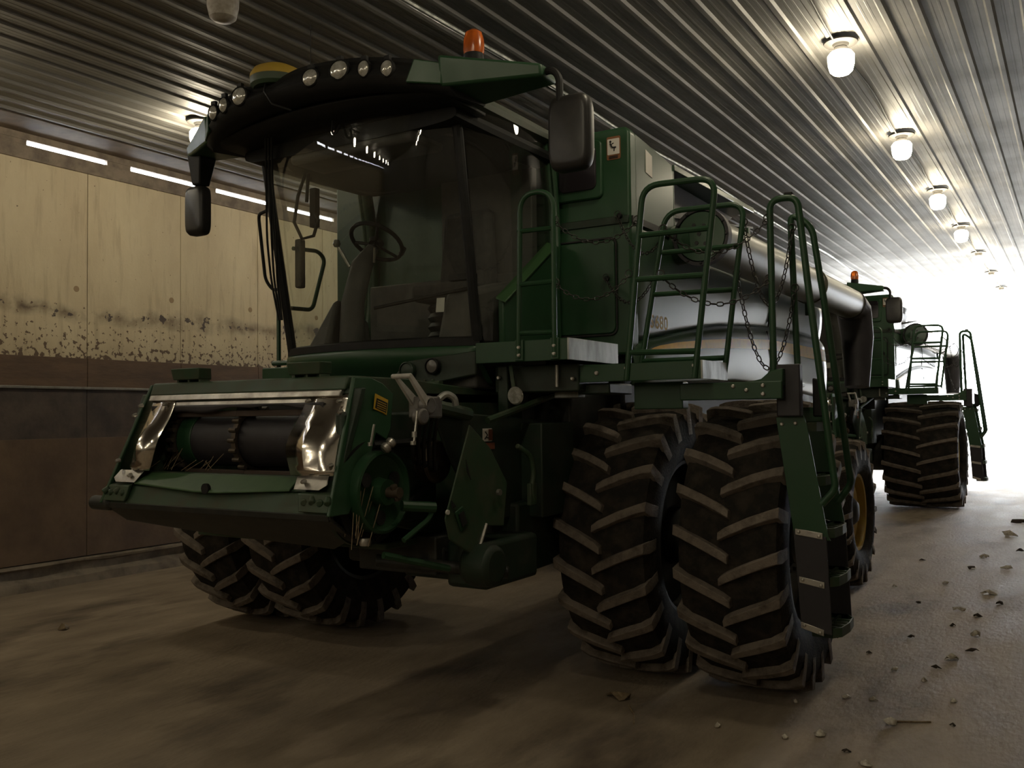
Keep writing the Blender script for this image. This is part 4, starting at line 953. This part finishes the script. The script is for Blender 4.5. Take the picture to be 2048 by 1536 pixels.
# hydraulic coupler with grey lever
b = B(); b.box(-3.16, -3.04, 4.06, 4.22, 1.86, 1.98); b.lathe([(.05, -.03), (.055, .0), (.05, .03)], (-3.03, 4.06, 1.93), 'X', 16); b.lathe([(.045, -.03), (.045, .03)], (-3.03, 4.0, 1.87), 'X', 16); cp = part(b, 'hydraulic_coupler', mat('cast_grey_metal', (.2, .19, .18), .5, .6, (.13, .12, .11), 14, .4, .7), D, bevel=.01)
b = B(); b.plate([(-3.02, 3.87, 2.085), (-3.02, 3.9, 2.09), (-3.02, 4.05, 1.96), (-3.02, 4.02, 1.92)], (.02, 0, 0)); b.plate([(-3.14, 3.9, 2.09), (-3.14, 3.93, 2.085), (-3.14, 4.1, 1.97), (-3.14, 4.06, 1.93)], (.02, 0, 0)); b.tube([(-3.14, 3.9, 2.085), (-3.0, 3.885, 2.085)], .014, 8)
part(b, 'coupler_lever', mat('pale_grey_lever', (.5, .48, .45), .5, .1, (.35, .33, .3), 14, .4, .7), cp, bevel=.004)
b = B(); b.tube([(-3.06, 4.2, 1.96), (-3.03, 4.24, 2.0), (-3.0, 4.28, 1.97), (-3.0, 4.29, 1.93)], .02, 8, fillet=.03); part(b, 'coupler_hook', 'galv', cp)
b = B(); b.tube([(-3.02, 3.96, 1.9), (-3.03, 3.94, 1.72)], .007, 8); b.lathe([(.014, 0), (.014, .03)], (-3.03, 3.945, 1.76), 'Z', 8); b.lathe([(.016, 0), (.016, .02)], (-3.03, 3.935, 1.72), 'Z', 8); part(b, 'lever_rod', 'steel', cp)
b = B()
rg = random.Random(5)
for k in range(5):
    y = 4.05 + k * .05; b.tube([(-3.1, y, 1.86), (-3.14, y + .02, 1.72), (-3.18, y + .08, 1.62 - .02 * k), (-3.25, y + .2, 1.6)], .012, 6, fillet=.06)
part(b, 'hydraulic_hose', 'black', cp)
b = B(); b.lathe([(.02, 0), (.03, .01), (.03, .03), (.02, .04), (.03, .05), (.03, .07), (.02, .08)], (-3.22, 3.92, 1.69), (.3, .6, .6), 12); b.tube([(-3.25, 3.85, 1.72), (-3.25, 3.88, 1.83)], .007, 6); b.lathe([(.013, 0), (.013, .02)], (-3.25, 3.845, 1.715), 'Z', 8)
part(b, 'tension_spring', 'steel', D)
part(B().lathe([(.03, 0), (.035, .02), (.03, .04)], (-3.3, 3.86, 1.18), 'Z', 12), 'grease_cap', 'steel', D)
b = B(); b.tube([(-3.2, 4.05, 1.38), (-3.1, 4.22, 1.36)], .03, 10); b.tube([(-3.15, 4.0, 1.2), (-3.12, 4.2, 1.3), (-3.12, 4.24, 1.38)], .016, 8, fillet=.04); b.tube([(-3.25, 3.95, 1.12), (-3.1, 4.35, 1.0)], .02, 8); part(b, 'tensioner_arm', 'green', D)
b = B()
for k in range(8):
    x = -3.36 + rg.random() * .1; y = 3.75 + rg.random() * .1; b.tube([(x, y, 1.15 + rg.random() * .1), (x + .02, y + rg.uniform(-.03, .12), 1.4 + rg.random() * .15)], .003, 4)
tag(part(b, 'straw_wisp', 'leaf', D), kind='stuff')
b = B(); b.lathe([(.05, 0), (.06, -.015), (.05, -.03), (.02, -.036)], (-3.12, 5.12, 1.995), (.0, -1, -.1), 20); part(b, 'marker_lamp', 'lens', D)
b = B(); b.plate([(-3.2, 5.18, 2.2), (-3.17, 5.18, 2.2), (-3.14, 5.18, 2.0), (-3.17, 5.18, 2.0)], (0, .01, 0)); part(b, 'lamp_strap', 'green_dusty', D, bevel=.003)
part(B().box(-2.98, -2.8, 5.4, 5.5, 1.98, 2.05), 'valve_block', 'galv', D, bevel=.006)
b = B(); b.lathe([(.12, -.1), (.13, 0), (.12, .1)], (-3.0, 4.55, 1.0), 'X', 20); b.box(-3.3, -3.0, 4.6, 5.2, .84, 1.12); part(b, 'gearbox', 'darkgreen', D, bevel=.03)
b = B(); b.plate([(-3.3, 5.15, .83), (-3.3, 6.0, .86), (-3.3, 6.0, 1.34), (-3.3, 5.15, 1.3)], (.18, 0, 0)); b.box(-3.7, -3.3, 4.7, 5.9, .86, 1.0); part(b, 'lower_housing', 'darkgreen', D, bevel=.02)
b = B(); b.tube([(-3.6, 4.3, 1.02), (-2.95, 4.75, .93)], .04, 8); b.box(-3.9, -3.3, 4.5, 5.1, .92, 1.15); part(b, 'lift_cylinder', 'dark', D, bevel=.01)

# ------------------------------------------------------------------ the second combine
R1 = copy_tree(R0, None, skip=('tyre',))
R1.name = 'combine_harvester.001'
R1['label'] = 'second green combine harvester behind the first, on single wide tyres by the bright doorway'
R1.location = (0, 0, 0)
OR1 = (XC, AX, 0); R1['_org'] = OR1
for cx, sd in ((U(1.95), 1), (U(-1.95), -1)):
    tyre(cx, AX, .98, 1.25, 'front', side=sd, nl=20, lugw=.07, parent=R1)
for cx, sd in ((-2.3, 1), (-6.18, -1)):
    tyre(cx, 10.5, .79, .56, 'rear', nl=18, side=sd, lugw=.055, lugh=.035, rimR=.4, parent=R1)
R1.location = (-4.66, 19.7, 0); R1.scale = (1.05, 1.05, 1.05)

# ------------------------------------------------------------------ floor litter
def crumple(name, x, y, s, m, label, cat, group, sd):
    r = random.Random(sd); n = 9; b = B(); ring = []
    a0 = r.random() * 6.28; el = r.uniform(1.2, 2.2)
    vs = [(x, y, .012 + s * r.uniform(.3, .6))]
    for k in range(n):
        a = 2 * PI * k / n; q = s * r.uniform(.6, 1.1)
        dx, dy = q * math.cos(a) * el * .6, q * math.sin(a) * .6
        vs.append((x + dx * math.cos(a0) - dy * math.sin(a0), y + dx * math.sin(a0) + dy * math.cos(a0), .004 + s * r.choice((0, .05, .1, .45))))
    b.add(vs, [(0, 1 + k, 1 + (k + 1) % n) for k in range(n)])
    o = b.build(name, m, solid=.003, angle=20)
    return tag(o, label, cat, group)
def stick(x0, y0, x1, y1, label, r=.006):
    b = B(); b.tube([(x0, y0, r), ((x0 + x1) / 2 + .02, (y0 + y1) / 2, r * 1.2), (x1, y1, r)], r, 6); return tag(b.build('straw_stalk', 'leaf'), label, 'stalk')
LIT = [(-2.66, 5.62, .1, 'leaf', 'large curled dry leaf on the floor in front of the inner right tyre', 'dry_leaf'),
 (-7.83, 5.05, .09, 'leaf', 'dark curled leaf on the floor near the left wall', 'dry_leaf')]
for i, (x, y, s, m, l, nme) in enumerate(LIT): crumple(nme, x, y, s, m, l, 'leaf', None, 40 + i)
stick(-2.52, 5.5, -2.35, 5.2, 'thin dark stalk lying beside the large dry leaf')
stick(-1.02, 6.0, -.82, 6.1, 'pale straw stalk lying flat on the floor at lower right')
PX = [(-1.34, 5.55, .045), (-1.02, 5.95, .05), (-1.36, 6.35, .03), (-1.2, 6.38, .03), (-1.02, 5.2, .035), (-.78, 5.05, .045), (-1.2, 7.2, .03), (-.98, 7.0, .03), (-.88, 7.7, .06),
      (-1.62, 6.1, .025), (-1.5, 5.4, .025), (-.8, 8.6, .06), (-1.02, 9.6, .05), (-.85, 10.6, .07), (-1.3, 11.0, .05), (-.8, 12.4, .08), (-1.1, 13.2, .07), (-1.75, 10.6, .04), (-.75, 6.6, .035), (-1.9, 5.4, .03), (-.95, 15.6, .12)]
for i, (x, y, s) in enumerate(PX):
    crumple('husk_scrap', x, y, s * 1.15, 'litter', 'small pale crumpled husk scrap lying on the concrete right of the combines', 'scrap', 'pale scraps on the floor', 100 + i)

CL = [(-1.15, 5.35, .03), (-.95, 7.4, .035), (-1.25, 8.3, .03), (-.78, 8.05, .04), (-1.0, 8.9, .035), (-.85, 9.4, .05), (-1.4, 9.8, .03), (-.72, 10.1, .05), (-1.15, 12.2, .06), (-.75, 14.0, .08), (-1.45, 7.6, .03), (-.7, 6.1, .03), (-1.75, 12.6, .05), (-.9, 17.5, .12)]
for i, (x, y, s) in enumerate(CL):
    crumple('dirt_clod', x, y, s, 'clod', 'small dark clod of dirt on the concrete floor right of the combines', 'clod', 'dark clods on the floor', 300 + i)

# ------------------------------------------------------------------ world, camera
w = bpy.data.worlds.new('World'); S.world = w; w.use_nodes = True
bg = w.node_tree.nodes['Background']
bg.inputs[0].default_value = (.93, .965, 1., 1); bg.inputs[1].default_value = 11
cam = bpy.data.cameras.new('Camera'); co = bpy.data.objects.new('Camera', cam); COL.objects.link(co)
cam.sensor_width = 36; cam.lens = 36 * 1857 / 2048; cam.clip_end = 300; cam.clip_start = .05
VX, VY, ROLL, FF = 2162.7, 817.9, .01137, 1857.
Yv = Vector((VX - 1024, VY - 768, FF)).normalized(); hd = Vector((1, -ROLL, 0))
Zv = Yv.cross(hd).normalized()
if Zv.y > 0: Zv = -Zv
Xv = Yv.cross(Zv)
right = Vector((Xv.x, Yv.x, Zv.x)); down = Vector((Xv.y, Yv.y, Zv.y)); fwd = Vector((Xv.z, Yv.z, Zv.z))
mw = Matrix((( right.x, -down.x, -fwd.x, 0), (right.y, -down.y, -fwd.y, 0), (right.z, -down.z, -fwd.z, 1.87), (0, 0, 0, 1)))
co.matrix_world = mw
S.camera = co
C_ = S.cycles
C_.max_bounces = 7; C_.diffuse_bounces = 4; C_.glossy_bounces = 4; C_.transparent_max_bounces = 12; C_.transmission_bounces = 4
C_.sample_clamp_indirect = 6; C_.caustics_reflective = False; C_.caustics_refractive = False; C_.blur_glossy = 1.0
C_.use_adaptive_sampling = True; C_.adaptive_threshold = .02
S.view_settings.view_transform = 'Standard'; S.view_settings.look = 'None'; S.view_settings.exposure = 1.0; S.view_settings.gamma = 1
S.view_settings.use_curve_mapping = False
for o in bpy.data.objects:
    if '_org' in o: del o['_org']
